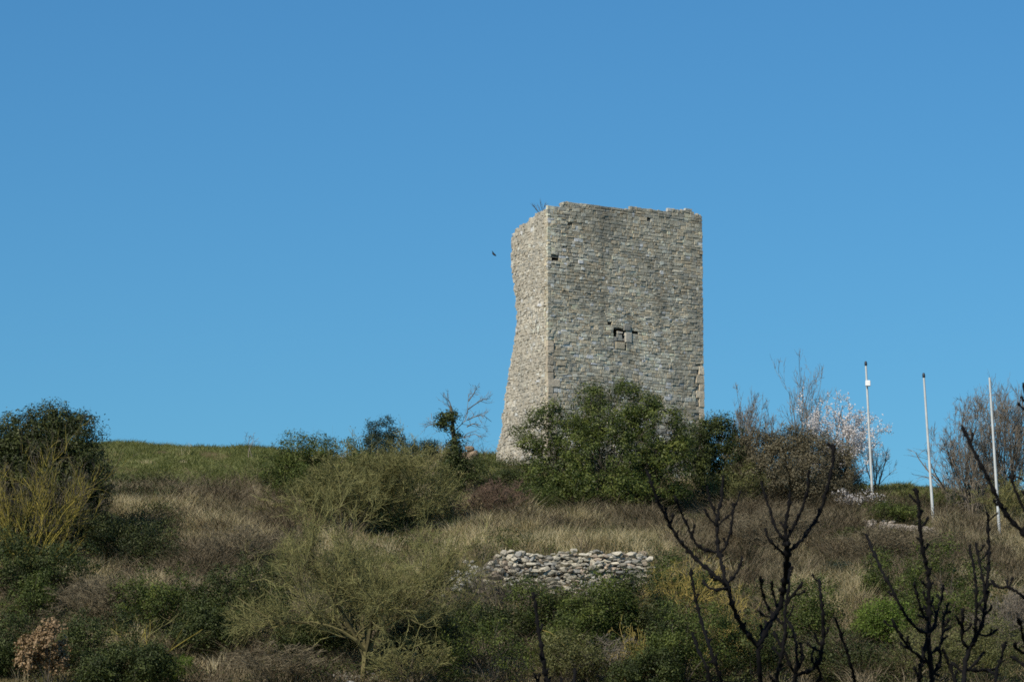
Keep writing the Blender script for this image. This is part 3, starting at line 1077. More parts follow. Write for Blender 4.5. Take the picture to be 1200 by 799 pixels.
def blades(name, label, mat, P, hgt, wid, per, rng, lean=.45, wind=(.05, -.05), tuss=.14):
    n = len(P)
    of = rng.normal(size=(n * per, 3)) * [tuss, tuss, 0]
    C = np.repeat(P, per, 0) + of
    C[:, 2] = ground(C[:, 0], C[:, 1]) - .03
    h = np.repeat(hgt, per) * rng.uniform(.45, 1.25, n * per)
    d = of[:, :2] * 1.6 + rng.normal(size=(n * per, 2)) * lean + np.repeat(rng.normal(size=(n, 2)) * .18, per, 0) + np.array(wind)
    tip = C + np.stack([d[:, 0] * h, d[:, 1] * h, h], -1)
    s = nrm(np.stack([rng.normal(size=n * per) + 1.2 * np.sign(rng.normal(size=n * per)), rng.normal(size=n * per) * .6, np.zeros(n * per)], -1)) * wid * .5
    md = C * .5 + tip * .5 + np.stack([-d[:, 0] * h, -d[:, 1] * h, np.abs(d).sum(1) * h * .3], -1) * .22
    V = np.stack([C - s, C + s, md + s * .8, md - s * .8, tip], 1).reshape(-1, 3)
    i = np.arange(n * per)[:, None] * 5
    Q = i + np.array([[0, 1, 2, 3]])
    T = i + np.array([[3, 2, 4]])
    rnd = np.repeat(np.clip(np.repeat(rng.random(n), per) * .6 + rng.random(n * per) * .4, 0, 1), 5)
    return tag(build(name, V, Q, T, mat, None, {'rnd': rnd}), label, None, None, 'stuff')

rng = np.random.default_rng(77)
P, px, row = scatter(60000, 111, 171, rng)
pt = fbm(P[:, 0] / 1.8, P[:, 1] / 1.8, 0, 61, 3)
m = m_straw(px, row, P) * sstep(.32, .55, pt)
k = rng.random(len(P)) < (m + .05 - .03 * m_green(px, row, P)) * stoneline(px, row)
hh = .22 + .42 * sstep(.4, .7, pt[k]) * rng.uniform(.6, 1.2, k.sum())
k2 = rng.random(k.sum()) < .42
blades('dry_grass', 'straw coloured dry grass in tufts across the hillside', M['straw'], P[k][k2], hh[k2] * rng.uniform(.7, 1.6, k2.sum()) * (1 - .55 * m_green(px[k], row[k], P[k])[k2]), .022, 38, rng, .3, (.05, -.05), .17)
P, px, row = scatter(60000, 111, 171, rng)
pt = fbm(P[:, 0] / 1.5, P[:, 1] / 1.5, 0, 71, 3)
m = m_brown(px, row, P) * sstep(.30, .52, pt)
k = rng.random(len(P)) < (m + .03 * (1 - m_green(px, row, P))) * stoneline(px, row)
hh = .26 + .46 * sstep(.4, .7, pt[k]) * rng.uniform(.6, 1.2, k.sum())
blades('dead_stalks', 'brown dead weed stalks standing over the slope', M['stalk'], P[k], hh, .02, 13, rng, .4)
P, px, row = scatter(90000, 118, 176, rng, -70, 1270)
m = m_green(px, row, P)
pt = fbm(P[:, 0] / .9, P[:, 1] / .9, 0, 81, 3)
k = rng.random(len(P)) < m * sstep(.30, .50, pt) + .02 + .22 * sstep(.55, .68, fbm(P[:, 0] / 2.6, P[:, 1] / 2.6, 0, 191, 2))
hh = .10 + .26 * sstep(.4, .7, pt[k])
blades('green_grass', 'short green grass in clumps on the crest of the hill', M['grass'], P[k], hh, .03, 12, rng, .6, (0, 0))
P, px, row = scatter(42000, 110, 165, rng)
pt = fbm(P[:, 0] / 1.3, P[:, 1] / 1.3, 0, 171, 3)
m = np.maximum(m_brown(px, row, P), np.maximum(sstep(675, 700, row) * .25, box(px, row, 100, 350, 575, 700, 15, 8) * .5)) * sstep(.38, .56, pt)
k = rng.random(len(P)) < (m + .04 * (1 - m_green(px, row, P))) * stoneline(px, row)
blades('scrub', 'tangled grey brown dead scrub between the bushes', M['scrub'], P[k], .35 + .7 * sstep(.4, .7, pt[k]) * rng.uniform(.6, 1.3, k.sum()), .022, 14, rng, 1.0, (0, 0))
# low bramble and ivy cover
P, px, row = scatter(46000, 110, 160, rng)
pt = fbm(P[:, 0] / 1.6, P[:, 1] / 1.6, 0, 91, 3)
m = np.maximum(m_under(px, row, P), .6 * sstep(.49, .60, fbm(P[:, 0] / 2.2, P[:, 1] / 2.2, 0, 201, 2)) * (1 - m_green(px, row, P)) * stoneline(px, row)) * sstep(.3, .5, pt)
k = rng.random(len(P)) < m
P, pt = P[k], pt[k]
per = 16
top = (.22 + .8 * sstep(.38, .7, pt)) * (.5 + .5 * m_under(px[k], row[k], P))
C = np.repeat(P, per, 0) + rng.normal(size=(len(P) * per, 3)) * [.2, .2, 0]
C[:, 2] += np.repeat(top, per) * rng.random(len(C)) ** .6
V, Q, a = leaves(C, .085, rng)
tag(build('undergrowth', V, Q, None, M['under'], None, {'rnd': a}), 'dark bramble and ivy undergrowth covering the lower slope', None, None, 'stuff')

# ------------------------------------------------------------------ trees and shrubs, each its own thing
# left edge
leafy('evergreen_oak', 'large dense dark evergreen oak at the left edge of the picture', 'tree', (62, 692),
      [(42, 514, 46, 38), (86, 520, 38, 36), (106, 562, 28, 40), (66, 498, 36, 24), (18, 545, 45, 46), (60, 575, 60, 50), (-20, 560, 50, 60), (40, 640, 75, 50), (95, 625, 40, 42), (-10, 650, 50, 55)],
      M['oak'], 3300, 18, .24, .12, 26, .07, seed=11, gap=.30, depth=129, twigs=5)
bare('lichen_tree', 'bare fan shaped tree with yellow lichen branches in front of the dark evergreen oak', 'tree', (33, 670), (-60, 122, 520), 17,
     [dict(k=9, t0=.15, t1=.95, ang=.42, aj=.18, lf=.62, rf=.6, n=7, wob=.16, up=.06),
      dict(k=7, t0=.2, t1=1, ang=.5, aj=.22, lf=.5, rf=.6, n=5, wob=.2, up=.07, minr=.010),
      dict(k=3, t0=.3, t1=1, ang=.45, aj=.2, lf=.7, rf=.7, n=4, wob=.2, up=.09, minr=.006)],
     ('yellow', 'bark'), seed=12, r0=.045, spread=1.45, up=.10, wob=.16, names=('branches', 'twigs'), split=3)
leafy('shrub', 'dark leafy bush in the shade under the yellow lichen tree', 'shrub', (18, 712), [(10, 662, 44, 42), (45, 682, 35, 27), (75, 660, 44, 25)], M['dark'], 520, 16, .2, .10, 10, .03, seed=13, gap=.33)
leafy('shrub', 'green bush in the lower left corner with small rounded top', 'shrub', (45, 735), [(48, 697, 26, 27), (30, 710, 26, 25)], M['green'], 260, 16, .17, .09, 8, .025, seed=14)
leafy('withered_shrub', 'withered bush of tan dead leaves in the lower left', 'shrub', (54, 795), [(52, 762, 27, 24), (56, 738, 15, 14), (38, 775, 18, 14), (66, 775, 14, 12)], M['rust'], 420, 12, .11, .10, 14, .02, seed=15, gap=.45, shell=.4, asp=.7, depth=109.5)
leafy('shrub', 'dark green bush right of the withered tan bush along the bottom edge', 'shrub', (112, 800), [(110, 751, 45, 40), (140, 741, 29, 40), (90, 766, 28, 25)], M['dark'], 520, 16, .18, .09, 10, .025, seed=16, gap=.35)
leafy('shrub', 'broad green bush with yellowish top at the lower left below the dry grass', 'shrub', (195, 745), [(190, 696, 45, 37), (225, 689, 31, 31), (155, 699, 27, 27), (205, 711, 45, 27)], M['green'], 560, 16, .18, .09, 12, .025, seed=17, gap=.35)
leafy('shrub', 'dense dark bush left of the olive twig tree', 'shrub', (268, 758), [(270, 706, 42, 43), (300, 686, 34, 46), (245, 716, 31, 33), (325, 696, 24, 52)], M['dark'], 720, 16, .19, .09, 12, .03, seed=18, gap=.34)
leafy('shrub', 'small bright yellow green bush on the bottom edge at lower left', 'shrub', (203, 806), [(203, 784, 22, 17), (215, 778, 13, 12)], M['bright'], 140, 14, .12, .08, 6, .02, seed=19)
bare('shrub', 'yellow stemmed leafless bush among the green bushes at lower left', 'shrub', (168, 785), (120, 250, 718), 9,
     [dict(k=5, lf=.5, ang=.6, n=6, up=.02), dict(k=4, lf=.5, ang=.6, n=4, minr=.008)], ('yellow', 'olivetwig'), seed=20, r0=.035, spread=.9)
bare('fallen_branch', 'dark dead branch lying over the green bush beside the dry grass', 'branch', (282, 706), (222, 284, 684), 4,
     [dict(k=4, lf=.4, ang=.5, n=4)], ('bark', 'bark'), seed=24, r0=.05, spread=.5, lean=(-1.6, 0), up=0, names=('limb', 'twigs'))
# dark brambles on the left slope
leafy('shrub', 'dark shaded bramble thicket in the middle of the left slope', 'shrub', (160, 668), [(150, 642, 40, 30), (188, 652, 30, 22), (125, 625, 26, 26), (165, 625, 24, 18)], M['oak'], 900, 14, .2, .08, 30, .02, seed=21, gap=.36, bark='browntwig', twigs=6)
leafy('shrub', 'low dark hedge like bush under the green ridge', 'shrub', (170, 590), [(140, 580, 24, 11), (190, 580, 28, 10), (165, 582, 24, 9)], M['oak'], 340, 14, .16, .08, 8, .02, seed=22, gap=.36, bark='browntwig', twigs=5)
leafy('shrub', 'brownish low bush on the ridge left of the olive green shrub', 'shrub', (303, 572), [(303, 555, 22, 14), (285, 562, 14, 10), (325, 556, 18, 14)], M['olive'], 200, 12, .16, .08, 14, .018, seed=23, gap=.42, bark='browntwig', twigs=9)
bare('sapling', 'tiny leafless sapling on the skyline of the green ridge', 'tree', (294, 538), (285, 303, 506), 2, [dict(k=6, lf=.5, ang=.7, n=5), dict(k=3, lf=.5, ang=.6, n=4, minr=.008)], ('twig', 'twig'), seed=25, r0=.025, spread=.3)

# centre left: twiggy shrubs
def twiggy(name, label, base, box_, mats, seed, stems=14, r0=.03, spread=.8, k=(8, 6, 5), leaf=None, cat='shrub', depth=None, up=.05):
    an = .72 if cat == 'tree' else .52
    spec = [dict(k=k[0], t0=.2, t1=.95, ang=an, aj=.2, lf=.55, rf=.65, n=6, wob=.2, up=up),
            dict(k=k[1], t0=.25, t1=1, ang=an, aj=.25, lf=.55, rf=.65, n=5, wob=.22, up=up, minr=.008)]
    if len(k) > 2:
        spec.append(dict(k=k[2], t0=.3, t1=1, ang=an, aj=.25, lf=.6, rf=.7, n=4, wob=.2, up=up, minr=.0078))
    return bare(name, label, cat, base, box_, stems, spec, mats, seed=seed, r0=r0, spread=spread, leaf=leaf, depth=depth)

leafy('shrub', 'tall olive green twiggy shrub on the crest left of the middle', 'shrub', (372, 598),
      [(345, 530, 24, 24), (372, 526, 26, 20), (402, 534, 28, 20), (322, 548, 22, 22), (360, 556, 44, 28), (405, 562, 40, 26), (335, 570, 24, 18), (428, 545, 20, 18), (385, 580, 40, 16)], M['green'], 2300, 11, .16, .09, 60, .022, seed=26, gap=.34, twigs=12, bark='olivetwig')
twiggy('shrub', 'rounded brownish olive shrub between the tall olive shrub and the ivy trunk', (468, 622), (392, 528, 520), ('olivetwig', 'olivetwig'), 27, 24, .028, 1.1, (9, 6, 7), ('foliage', 'olive', 13000, .07, .06, .5))
twiggy('shrub', 'grey green twiggy shrub filling the gap below the tall olive green shrub', (405, 626), (328, 478, 536), ('twig', 'olivetwig'), 127, 22, .026, 1.1, (9, 6, 7), ('foliage', 'olive', 10000, .07, .06, .5))
leafy('conifer', 'dark bluish evergreen with uneven top on the skyline', 'tree', (447, 545), [(447, 503, 17, 15), (433, 518, 14, 13), (462, 515, 14, 12), (447, 526, 24, 14)], M['pine'], 330, 16, .17, .09, 8, .03, seed=28, gap=.36, depth=157, stem_name='trunk')
leafy('conifer', 'smaller dark evergreen just left of the ivy clad trunk on the skyline', 'tree', (492, 545), [(492, 526, 18, 10), (506, 524, 8, 9), (478, 530, 12, 8)], M['pine'], 220, 16, .15, .08, 6, .025, seed=29, gap=.36, depth=156, stem_name='trunk')

# the big olive twig tree in front
bare('bare_tree', 'wide leafless tree with olive yellow lichen twigs in front of the dry slope', 'tree', (425, 802), (288, 560, 578), 11,
     [dict(k=11, t0=.15, t1=.95, ang=.65, aj=.25, lf=.55, rf=.55, n=8, wob=.22, up=.06),
      dict(k=9, t0=.15, t1=1, ang=.65, aj=.3, lf=.55, rf=.55, n=6, wob=.24, up=.05, minr=.010),
      dict(k=10, t0=.2, t1=1, ang=.6, aj=.3, lf=.65, rf=.7, n=5, wob=.26, up=.05, minr=.0065)],
     ('olivebark', 'olivetwig'), seed=30, r0=.075, spread=.85, up=.03, wob=.2, trunk=1.0, names=('trunk', 'twigs'), split=2,
     leaf=('buds', 'olive', 16000, .05, .05, .5))
twiggy('shrub', 'grey leafless shrub with pale stems at the left foot of the olive twig tree', (300, 742), (268, 335, 660), ('twig', 'olivetwig'), 31, 8, .03, .5, (6, 5, 3))
twiggy('shrub', 'low brown dead bush along the bottom edge left of the olive twig tree', (330, 806), (268, 400, 752), ('browntwig', 'browntwig'), 32, 16, .02, 1.0, (6, 5, 6))
twiggy('shrub', 'low brown dead bush along the bottom edge right of the olive twig tree', (478, 806), (440, 530, 745), ('browntwig', 'olivetwig'), 33, 14, .02, 1.0, (6, 5, 6))

# the ivy clad trunk with bare top twigs
rng = np.random.default_rng(34)
b = hit(534, 585)
iv = thing('ivy_tree', b, 'dead tree trunk wrapped in dark ivy with bare twigs on top', 'tree')
dpt = b[1]
tp = np.array([at(*p, dpt) for p in [(534, 588), (535, 570), (532, 548), (533, 525), (531, 505), (530, 488), (528, 476)]])
V, Q, a = tubes(tp[None], np.linspace(.16, .06, 7)[None], 7, rng)
ivt = MB().add(V, Q, rnd=a).done('trunk', M['bark'], iv, True, b)
br = [[(532, 505), (540, 498), (547, 490), (548, 478), (549, 462)], [(548, 480), (556, 474), (566, 468), (574, 467)], [(548, 492), (556, 488), (566, 486), (576, 494)], [(547, 500), (555, 496), (560, 499)],
      [(530, 490), (529, 478), (527, 470), (519, 464)], [(529, 500), (516, 498), (505, 497), (497, 501)], [(549, 470), (556, 460), (558, 455)], [(532, 515), (545, 512), (556, 508), (564, 512)]]
mb = MB()
for q in br:
    p = np.array([at(*k, dpt + rng.normal(0, .1)) for k in q])
    p = np.stack([np.interp(np.linspace(0, 1, 8), np.linspace(0, 1, len(p)), p[:, i]) for i in range(3)], 1)[None]
    rr = np.linspace(.028, .010, 8)[None]
    V, Q, a = tubes(p, rr, 4, rng); mb.add(V, Q, rnd=a)
    K, kr = kids(p, rr, 9, rng, .2, 1, .7, .25, .5, .6, 5, .2, .05, minr=.009)
    V, Q, a = tubes(K, kr, 3, rng); mb.add(V, Q, rnd=a)
    K, kr = kids(K, kr, 3, rng, .2, 1, .6, .25, .6, .8, 4, .2, .05, minr=.007)
    V, Q, a = tubes(K, kr, 3, rng); mb.add(V, Q, rnd=a)
mb.done('branches', M['twig'], iv, origin=b)
P, d, C = blob_leaf_points(blobs_px([(526, 489, 14, 8), (539, 492, 9, 6), (519, 497, 8, 5), (530, 505, 11, 10), (531, 518, 12, 12), (532, 535, 15, 14), (526, 550, 14, 14), (533, 566, 17, 16), (541, 545, 8, 10)], dpt - .1), 620, 24, .17, rng, .34, shell=.8)
V, Q, a = leaves(P, .085, rng, d, .6)
build('ivy', V, Q, None, M['dark'], ivt, {'rnd': a}, origin=b)
rng = np.random.default_rng(35)
b = hit(550, 545)
mb = MB()
sc2 = b[1] / F
p0 = at(550, 540, b[1])
cs = np.array([[0, 0, -.1], [-.15, .05, .25], [.12, 0, .30], [.28, .05, .05], [-.3, .05, .05], [.03, 0, .52], [-.08, .1, .62], [.3, .1, .42]]) * 1.0
rocks(mb, p0 + cs, np.array([.45, .34, .30, .30, .3, .22, .14, .12]), rng, np.array([[.26, .195, .14]] * 8) * rng.uniform(.8, 1.15, (8, 1)), flat=.9)
tag(mb.done('stump', M['drystone'], None, False, b), 'broken brown stump right behind the ivy clad trunk', 'stump').location = b

# around the foot of the tower
leafy('shrub', 'low dark green bush between the stump and the tower', 'shrub', (578, 582), [(568, 556, 20, 18), (590, 562, 22, 14), (555, 550, 14, 14)], M['dark'], 360, 14, .17, .085, 10, .025, seed=36, gap=.35)
twiggy('shrub', 'reddish brown bramble bush below the ivy clad trunk', (578, 612), (540, 622, 562), ('redtwig', 'redtwig'), 37, 18, .018, 1.0, (7, 6, 6))
leafy('shrub', 'olive green low bush at the left skirt of the big shrub before the tower', 'shrub', (622, 605), [(615, 585, 28, 16), (640, 580, 20, 20)], M['green'], 300, 14, .17, .08, 10, .02, seed=38, gap=.38)
leafy('large_shrub', 'large rounded evergreen shrub growing in front of the tower', 'shrub', (706, 612),
      [(718, 486, 44, 40), (672, 512, 34, 30), (772, 508, 36, 36), (636, 492, 20, 15), (650, 476, 12, 10), (612, 508, 14, 10), (625, 522, 22, 12), (712, 540, 78, 46), (660, 556, 48, 32), (770, 560, 40, 40), (715, 580, 85, 28),
       (690, 466, 18, 16), (735, 458, 16, 12), (760, 475, 18, 14), (795, 505, 14, 20), (800, 530, 18, 24), (640, 582, 36, 20)],
      M['tower_bush'], 2900, 17, .21, .125, 60, .05, seed=39, gap=.35, depth=142, twigs=10, shell=.5, asp=.38)
leafy('tree', 'dark ivy smothered small tree at the right corner of the tower', 'tree', (836, 604), [(838, 512, 28, 24), (820, 528, 22, 26), (850, 500, 18, 16), (828, 555, 24, 34), (858, 545, 22, 30)], M['dark'], 900, 18, .2, .10, 14, .05, seed=40, gap=.36, depth=146, twigs=6, stem_name='trunk')
leafy('shrub', 'yellowish green bush below the dark ivy tree', 'shrub', (862, 608), [(855, 575, 28, 26), (880, 560, 18, 22), (830, 585, 20, 18)], M['olive'], 420, 14, .18, .085, 18, .02, seed=41, gap=.42, twigs=10, depth=144)
twiggy('bare_tree', 'grey leafless small tree above the yellowish bush right of the tower', (872, 604), (838, 916, 462), ('twig', 'twig'), 42, 11, .045, .6, (8, 6, 6), None, 'tree', 149)
leafy('shrub', 'broad brown bushy thicket left of the white blossom tree', 'shrub', (925, 612),
      [(892, 522, 26, 22), (925, 518, 30, 20), (955, 524, 28, 22), (905, 555, 44, 32), (950, 560, 46, 34), (872, 545, 24, 28), (988, 545, 22, 26), (880, 580, 30, 22)],
      M['thicket'], 3600, 11, .17, .095, 90, .022, seed=43, gap=.34, twigs=20, depth=146, bark='browntwig', shell=.6)
twiggy('bare_tree', 'slender leafless tree rising highest behind the white blossom tree', (942, 590), (912, 975, 424), ('twig', 'twig'), 44, 6, .04, .42, (8, 5, 4), None, 'tree', 158, .09)
bare('almond_tree', 'almond tree in white blossom left of the pole with the white box', 'tree', (985, 598), (938, 1036, 468), 9,
     [dict(k=8, t0=.2, t1=.95, ang=.5, aj=.2, lf=.5, rf=.6, n=6, wob=.15, up=.04), dict(k=6, t0=.2, t1=1, ang=.6, aj=.25, lf=.5, rf=.6, n=5, wob=.18, minr=.009)],
     ('bark', 'twig'), seed=45, r0=.06, spread=.95, wob=.16, depth=152, names=('trunk', 'twigs'), leaf=('blossom', 'blossom', 14000, .064, .07, .9))
leafy('shrub', 'dark brown bush at the foot of the almond tree', 'shrub', (975, 612),
      [(970, 570, 26, 24), (992, 565, 20, 20), (955, 590, 26, 16), (985, 588, 26, 18)], M['thicket'], 700, 13, .16, .08, 40, .025, seed=46, gap=.36, twigs=14, depth=147, bark='bark')
bare('blossom_shrub', 'low bush of white blossom below the pole with the white box', 'shrub', (1002, 612), (978, 1030, 574), 9,
     [dict(k=7, lf=.5, ang=.6, n=5), dict(k=5, lf=.5, ang=.6, n=4, minr=.008)], ('bark', 'twig'), seed=47, r0=.025, spread=.9, leaf=('blossom', 'blossom', 1500, .06, .05, .9), depth=145)
twiggy('bare_tree', 'small leafless tree beside the foot of the pole with the white box', (1024, 585), (1008, 1050, 512), ('bark', 'twig'), 48, 5, .035, .5, (6, 5, 3), None, 'tree', 155)
leafy('shrub', 'dark low bush on the grassy knoll between the first two poles', 'shrub', (1042, 612), [(1035, 598, 26, 9), (1060, 600, 20, 9)], M['green'], 240, 14, .15, .08, 10, .02, seed=49, gap=.40)
leafy('shrub', 'rounded green bush at the base of the second pole', 'shrub', (1112, 618), [(1110, 592, 26, 18), (1090, 598, 16, 14), (1128, 600, 16, 16)], M['green'], 380, 14, .17, .085, 10, .025, seed=50, gap=.36, depth=147)
twiggy('bare_tree', 'leafless grey tree left of the third pole with a wide twig crown', (1140, 630), (1102, 1176, 468), ('twig', 'twig'), 51, 10, .05, .5, (10, 7, 8), None, 'tree', 145)
twiggy('bare_tree', 'leafless grey tree right of the third pole at the picture edge', (1182, 632), (1148, 1226, 456), ('twig', 'twig'), 52, 10, .05, .5, (10, 7, 8), None, 'tree', 147)
bare('dead_tree', 'leaning dead tree with one long bare limb between the second and third poles', 'tree', (1128, 606), (1066, 1132, 522), 3, [dict(k=5, lf=.45, ang=.6, n=5), dict(k=4, lf=.5, ang=.6, n=4, minr=.008)], ('twig', 'twig'), seed=53, r0=.05, spread=.35, lean=(-1.2, 0), depth=152)
twiggy('shrub', 'dull olive dry bush at the foot of the third pole', (1180, 636), (1150, 1225, 560), ('browntwig', 'olivetwig'), 54, 16, .025, .9, (7, 6, 6), ('foliage', 'olive', 2000, .07, .05, .5), depth=144)
leafy('conifer', 'dark green evergreen half hidden behind the leafless trees at right', 'tree', (1165, 612), [(1160, 550, 18, 18), (1150, 572, 22, 22), (1178, 575, 20, 24)], M['dark'], 260, 14, .18, .09, 8, .03, seed=55, gap=.38, depth=152, stem_name='trunk')

# right slope
leafy('shrub', 'small dark green bush on the purple brown slope above the bare foreground tree', 'shrub', (998, 642), [(1000, 628, 18, 11), (985, 633, 14, 8)], M['green'], 170, 14, .14, .075, 8, .02, seed=56)
leafy('shrub', 'dark grey green bush in the brown stalks left of the large olive bush', 'shrub', (985, 678), [(980, 666, 16, 9), (992, 672, 14, 7)], M['pine'], 130, 12, .14, .07, 10, .02, seed=57, bark='bark', twigs=6)
leafy('shrub', 'large dull green bush behind the left foreground tree at right', 'shrub', (1045, 708), [(1035, 672, 30, 30), (1058, 682, 24, 25), (1022, 687, 17, 17)], M['green'], 420, 14, .18, .085, 12, .025, seed=58, gap=.38)
leafy('shrub', 'broad olive green bush in the lower right behind the black branches', 'shrub', (1110, 745), [(1108, 671, 45, 52), (1085, 691, 38, 46), (1140, 691, 31, 46), (1110, 706, 52, 37)], M['green'], 800, 14, .2, .085, 16, .03, seed=59, gap=.39, twigs=5)
leafy('shrub', 'bright light green bush at the lower right', 'shrub', (1032, 760), [(1030, 722, 30, 22), (1012, 734, 17, 17), (1052, 727, 22, 25), (1036, 738, 30, 15)], M['bright'], 420, 14, .17, .085, 10, .025, seed=60, gap=.34)
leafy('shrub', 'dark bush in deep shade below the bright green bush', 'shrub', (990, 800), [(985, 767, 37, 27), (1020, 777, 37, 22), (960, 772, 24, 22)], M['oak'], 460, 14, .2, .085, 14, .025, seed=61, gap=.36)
leafy('shrub', 'yellow green bush along the bottom edge in the lower right', 'shrub', (1090, 806), [(1085, 761, 45, 31), (1130, 766, 34, 31), (1165, 756, 34, 37)], M['olive'], 520, 14, .18, .08, 14, .02, seed=62, gap=.40)
leafy('shrub', 'dark green bush behind the black fork of the left foreground tree', 'shrub', (945, 760), [(940, 716, 31, 40), (965, 711, 27, 37), (955, 736, 34, 27)], M['green'], 420, 14, .19, .09, 10, .025, seed=63, gap=.36)
twiggy('shrub', 'grey leafless thicket at the right edge in the lower corner', (1185, 760), (1145, 1235, 690), ('twig', 'twig'), 64, 16, .02, .9, (7, 6, 6))
twiggy('shrub', 'brown dry bush on the open slope right of the terrace wall', (905, 650), (850, 955, 592), ('browntwig', 'browntwig'), 65, 18, .018, 1.0, (7, 6, 6))
twiggy('shrub', 'purplish brown dry bush on the slope below the line of field stones', (1040, 662), (990, 1098, 618), ('browntwig', 'browntwig'), 66, 20, .016, 1.05, (7, 6, 6))
twiggy('shrub', 'purplish brown dry bush on the left slope above the green bushes', (290, 668), (235, 345, 612), ('browntwig', 'browntwig'), 67, 20, .016, 1.05, (7, 6, 6))
twiggy('shrub', 'tangled brown dry bush at lower left above the withered tan bush', (110, 735), (55, 175, 672), ('browntwig', 'browntwig'), 68, 20, .016, 1.05, (7, 6, 6))

# bottom centre
twiggy('shrub', 'dark leafless bush in front of the left end of the terrace wall', (580, 730), (535, 632, 650), ('bark', 'bark'), 69, 12, .03, .8, (7, 5, 4), depth=123)
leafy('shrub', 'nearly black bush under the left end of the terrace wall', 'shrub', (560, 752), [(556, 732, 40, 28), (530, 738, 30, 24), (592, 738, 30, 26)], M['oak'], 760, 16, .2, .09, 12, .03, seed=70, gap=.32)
leafy('shrub', 'dark green bush directly below the middle of the terrace wall', 'shrub', (625, 745), [(622, 709, 36, 35), (600, 729, 31, 29), (650, 722, 29, 32)], M['green'], 560, 16, .19, .09, 12, .03, seed=71, gap=.37)
leafy('shrub', 'tall dense dark green bush below the right part of the terrace wall', 'shrub', (700, 772), [(700, 716, 40, 49), (725, 699, 27, 32), (675, 739, 38, 40), (722, 742, 34, 40)], M['green'], 900, 16, .19, .09, 16, .03, seed=72, gap=.35)
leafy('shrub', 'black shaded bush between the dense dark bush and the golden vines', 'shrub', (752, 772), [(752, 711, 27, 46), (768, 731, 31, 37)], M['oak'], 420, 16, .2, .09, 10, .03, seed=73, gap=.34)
leafy('shrub', 'green bush right of the terrace wall end behind golden twigs', 'shrub', (790, 715), [(790, 674, 30, 35), (815, 692, 30, 30), (775, 692, 22, 22)], M['green'], 420, 14, .19, .085, 14, .025, seed=74, gap=.38)
leafy('shrub', 'low leafy bush at the bottom centre left of the thin black stem', 'shrub', (575, 806), [(560, 756, 45, 43), (600, 766, 38, 31), (530, 769, 29, 25)], M['green'], 560, 14, .19, .085, 12, .025, seed=75, gap=.38)
leafy('shrub', 'olive leafy bush at the bottom centre right of the thin black stem', 'shrub', (660, 806), [(655, 766, 29, 31), (685, 771, 27, 25)], M['olive'], 360, 14, .17, .08, 12, .02, seed=76, gap=.38)
leafy('shrub', 'mossy green bush on the bottom edge left of the forked black tree', 'shrub', (800, 806), [(800, 751, 40, 46), (830, 741, 34, 52), (780, 766, 34, 31)], M['green'], 640, 14, .19, .085, 14, .025, seed=77, gap=.39)
leafy('shrub', 'dark bush behind the trunk of the forked black tree on the bottom edge', 'shrub', (880, 806), [(875, 756, 38, 40), (905, 761, 29, 33), (855, 746, 22, 40)], M['dark'], 560, 14, .19, .085, 12, .025, seed=78, gap=.37)
leafy('shrub', 'wide dark bush filling the bottom edge left of the small bright bush', 'shrub', (150, 812), [(150, 780, 40, 26), (120, 788, 30, 22), (180, 775, 28, 26)], M['dark'], 760, 16, .19, .09, 12, .03, seed=131, gap=.34)
leafy('shrub', 'tall dark green bush right of the broad yellowish bush at lower left', 'shrub', (240, 775), [(238, 735, 34, 32), (262, 748, 28, 26), (218, 752, 26, 22)], M['dark'], 800, 16, .19, .09, 14, .03, seed=132, gap=.34)
leafy('shrub', 'dark leafy bush behind the trunk base of the olive twig tree', 'shrub', (372, 775), [(368, 742, 32, 26), (395, 752, 24, 22), (345, 752, 26, 24)], M['dark'], 640, 16, .19, .09, 12, .03, seed=133, gap=.35)
leafy('shrub', 'very dark bush to the right of the olive twig tree trunk', 'shrub', (500, 775), [(500, 742, 34, 30), (525, 758, 28, 26), (475, 756, 28, 24)], M['oak'], 760, 16, .19, .09, 14, .03, seed=134, gap=.33)
leafy('shrub', 'dark bush on the bottom edge between the arching stem and the golden vines', 'shrub', (770, 812), [(765, 785, 34, 26), (735, 792, 28, 20)], M['dark'], 520, 16, .19, .09, 12, .03, seed=135, gap=.35)
leafy('shrub', 'dark green bush on the left edge below the shaded leafy bush', 'shrub', (8, 790), [(8, 752, 34, 34), (28, 770, 20, 20), (-10, 775, 34, 26)], M['dark'], 620, 16, .19, .09, 12, .03, seed=136, gap=.34)
def vine(label, base, box_, seed, stems=26, spread=1.15, mats=('goldvine', 'goldvine'), depth=None):
    return bare('vine_tangle', label, 'vine', base, box_, stems,
                [dict(k=6, t0=.2, t1=1, ang=.7, aj=.3, lf=.5, rf=.7, n=7, wob=.22, up=0, droop=.25, minr=.008),
                 dict(k=4, t0=.2, t1=1, ang=.7, aj=.3, lf=.5, rf=.7, n=5, wob=.25, up=0, droop=.25, minr=.007)], mats, seed=seed, r0=.022, spread=spread, wob=.16, up=-.03, depth=depth, names=('stems', 'shoots'))
vine('golden yellow vine tangle right of the terrace wall', (800, 712), (752, 852, 655), 80, 44, 1.2, ('goldvine', 'goldvine'), 120.5)
vine('golden brown vine tangle at the bottom centre left of the black forked tree', (745, 800), (712, 778, 735), 81, 26, 1.1, ('goldvine', 'goldvine'), 110.5)
vine('yellowish vine tangle behind the black forked tree', (850, 768), (805, 910, 692), 82, 34, 1.15, ('goldvine', 'goldvine'), 114.5)
vine('sparse gold twigs over the bush below the terrace wall middle', (640, 735), (605, 690, 684), 83, 18, 1.1, ('goldvine', 'browntwig'), 119)
twiggy('shrub', 'pale grey leafless twigs at the bottom centre before the golden vines', (712, 806), (675, 765, 745), ('twig', 'twig'), 84, 14, .018, .8, (6, 5, 3))
rng = np.random.default_rng(85)
b = hit(673, 796)
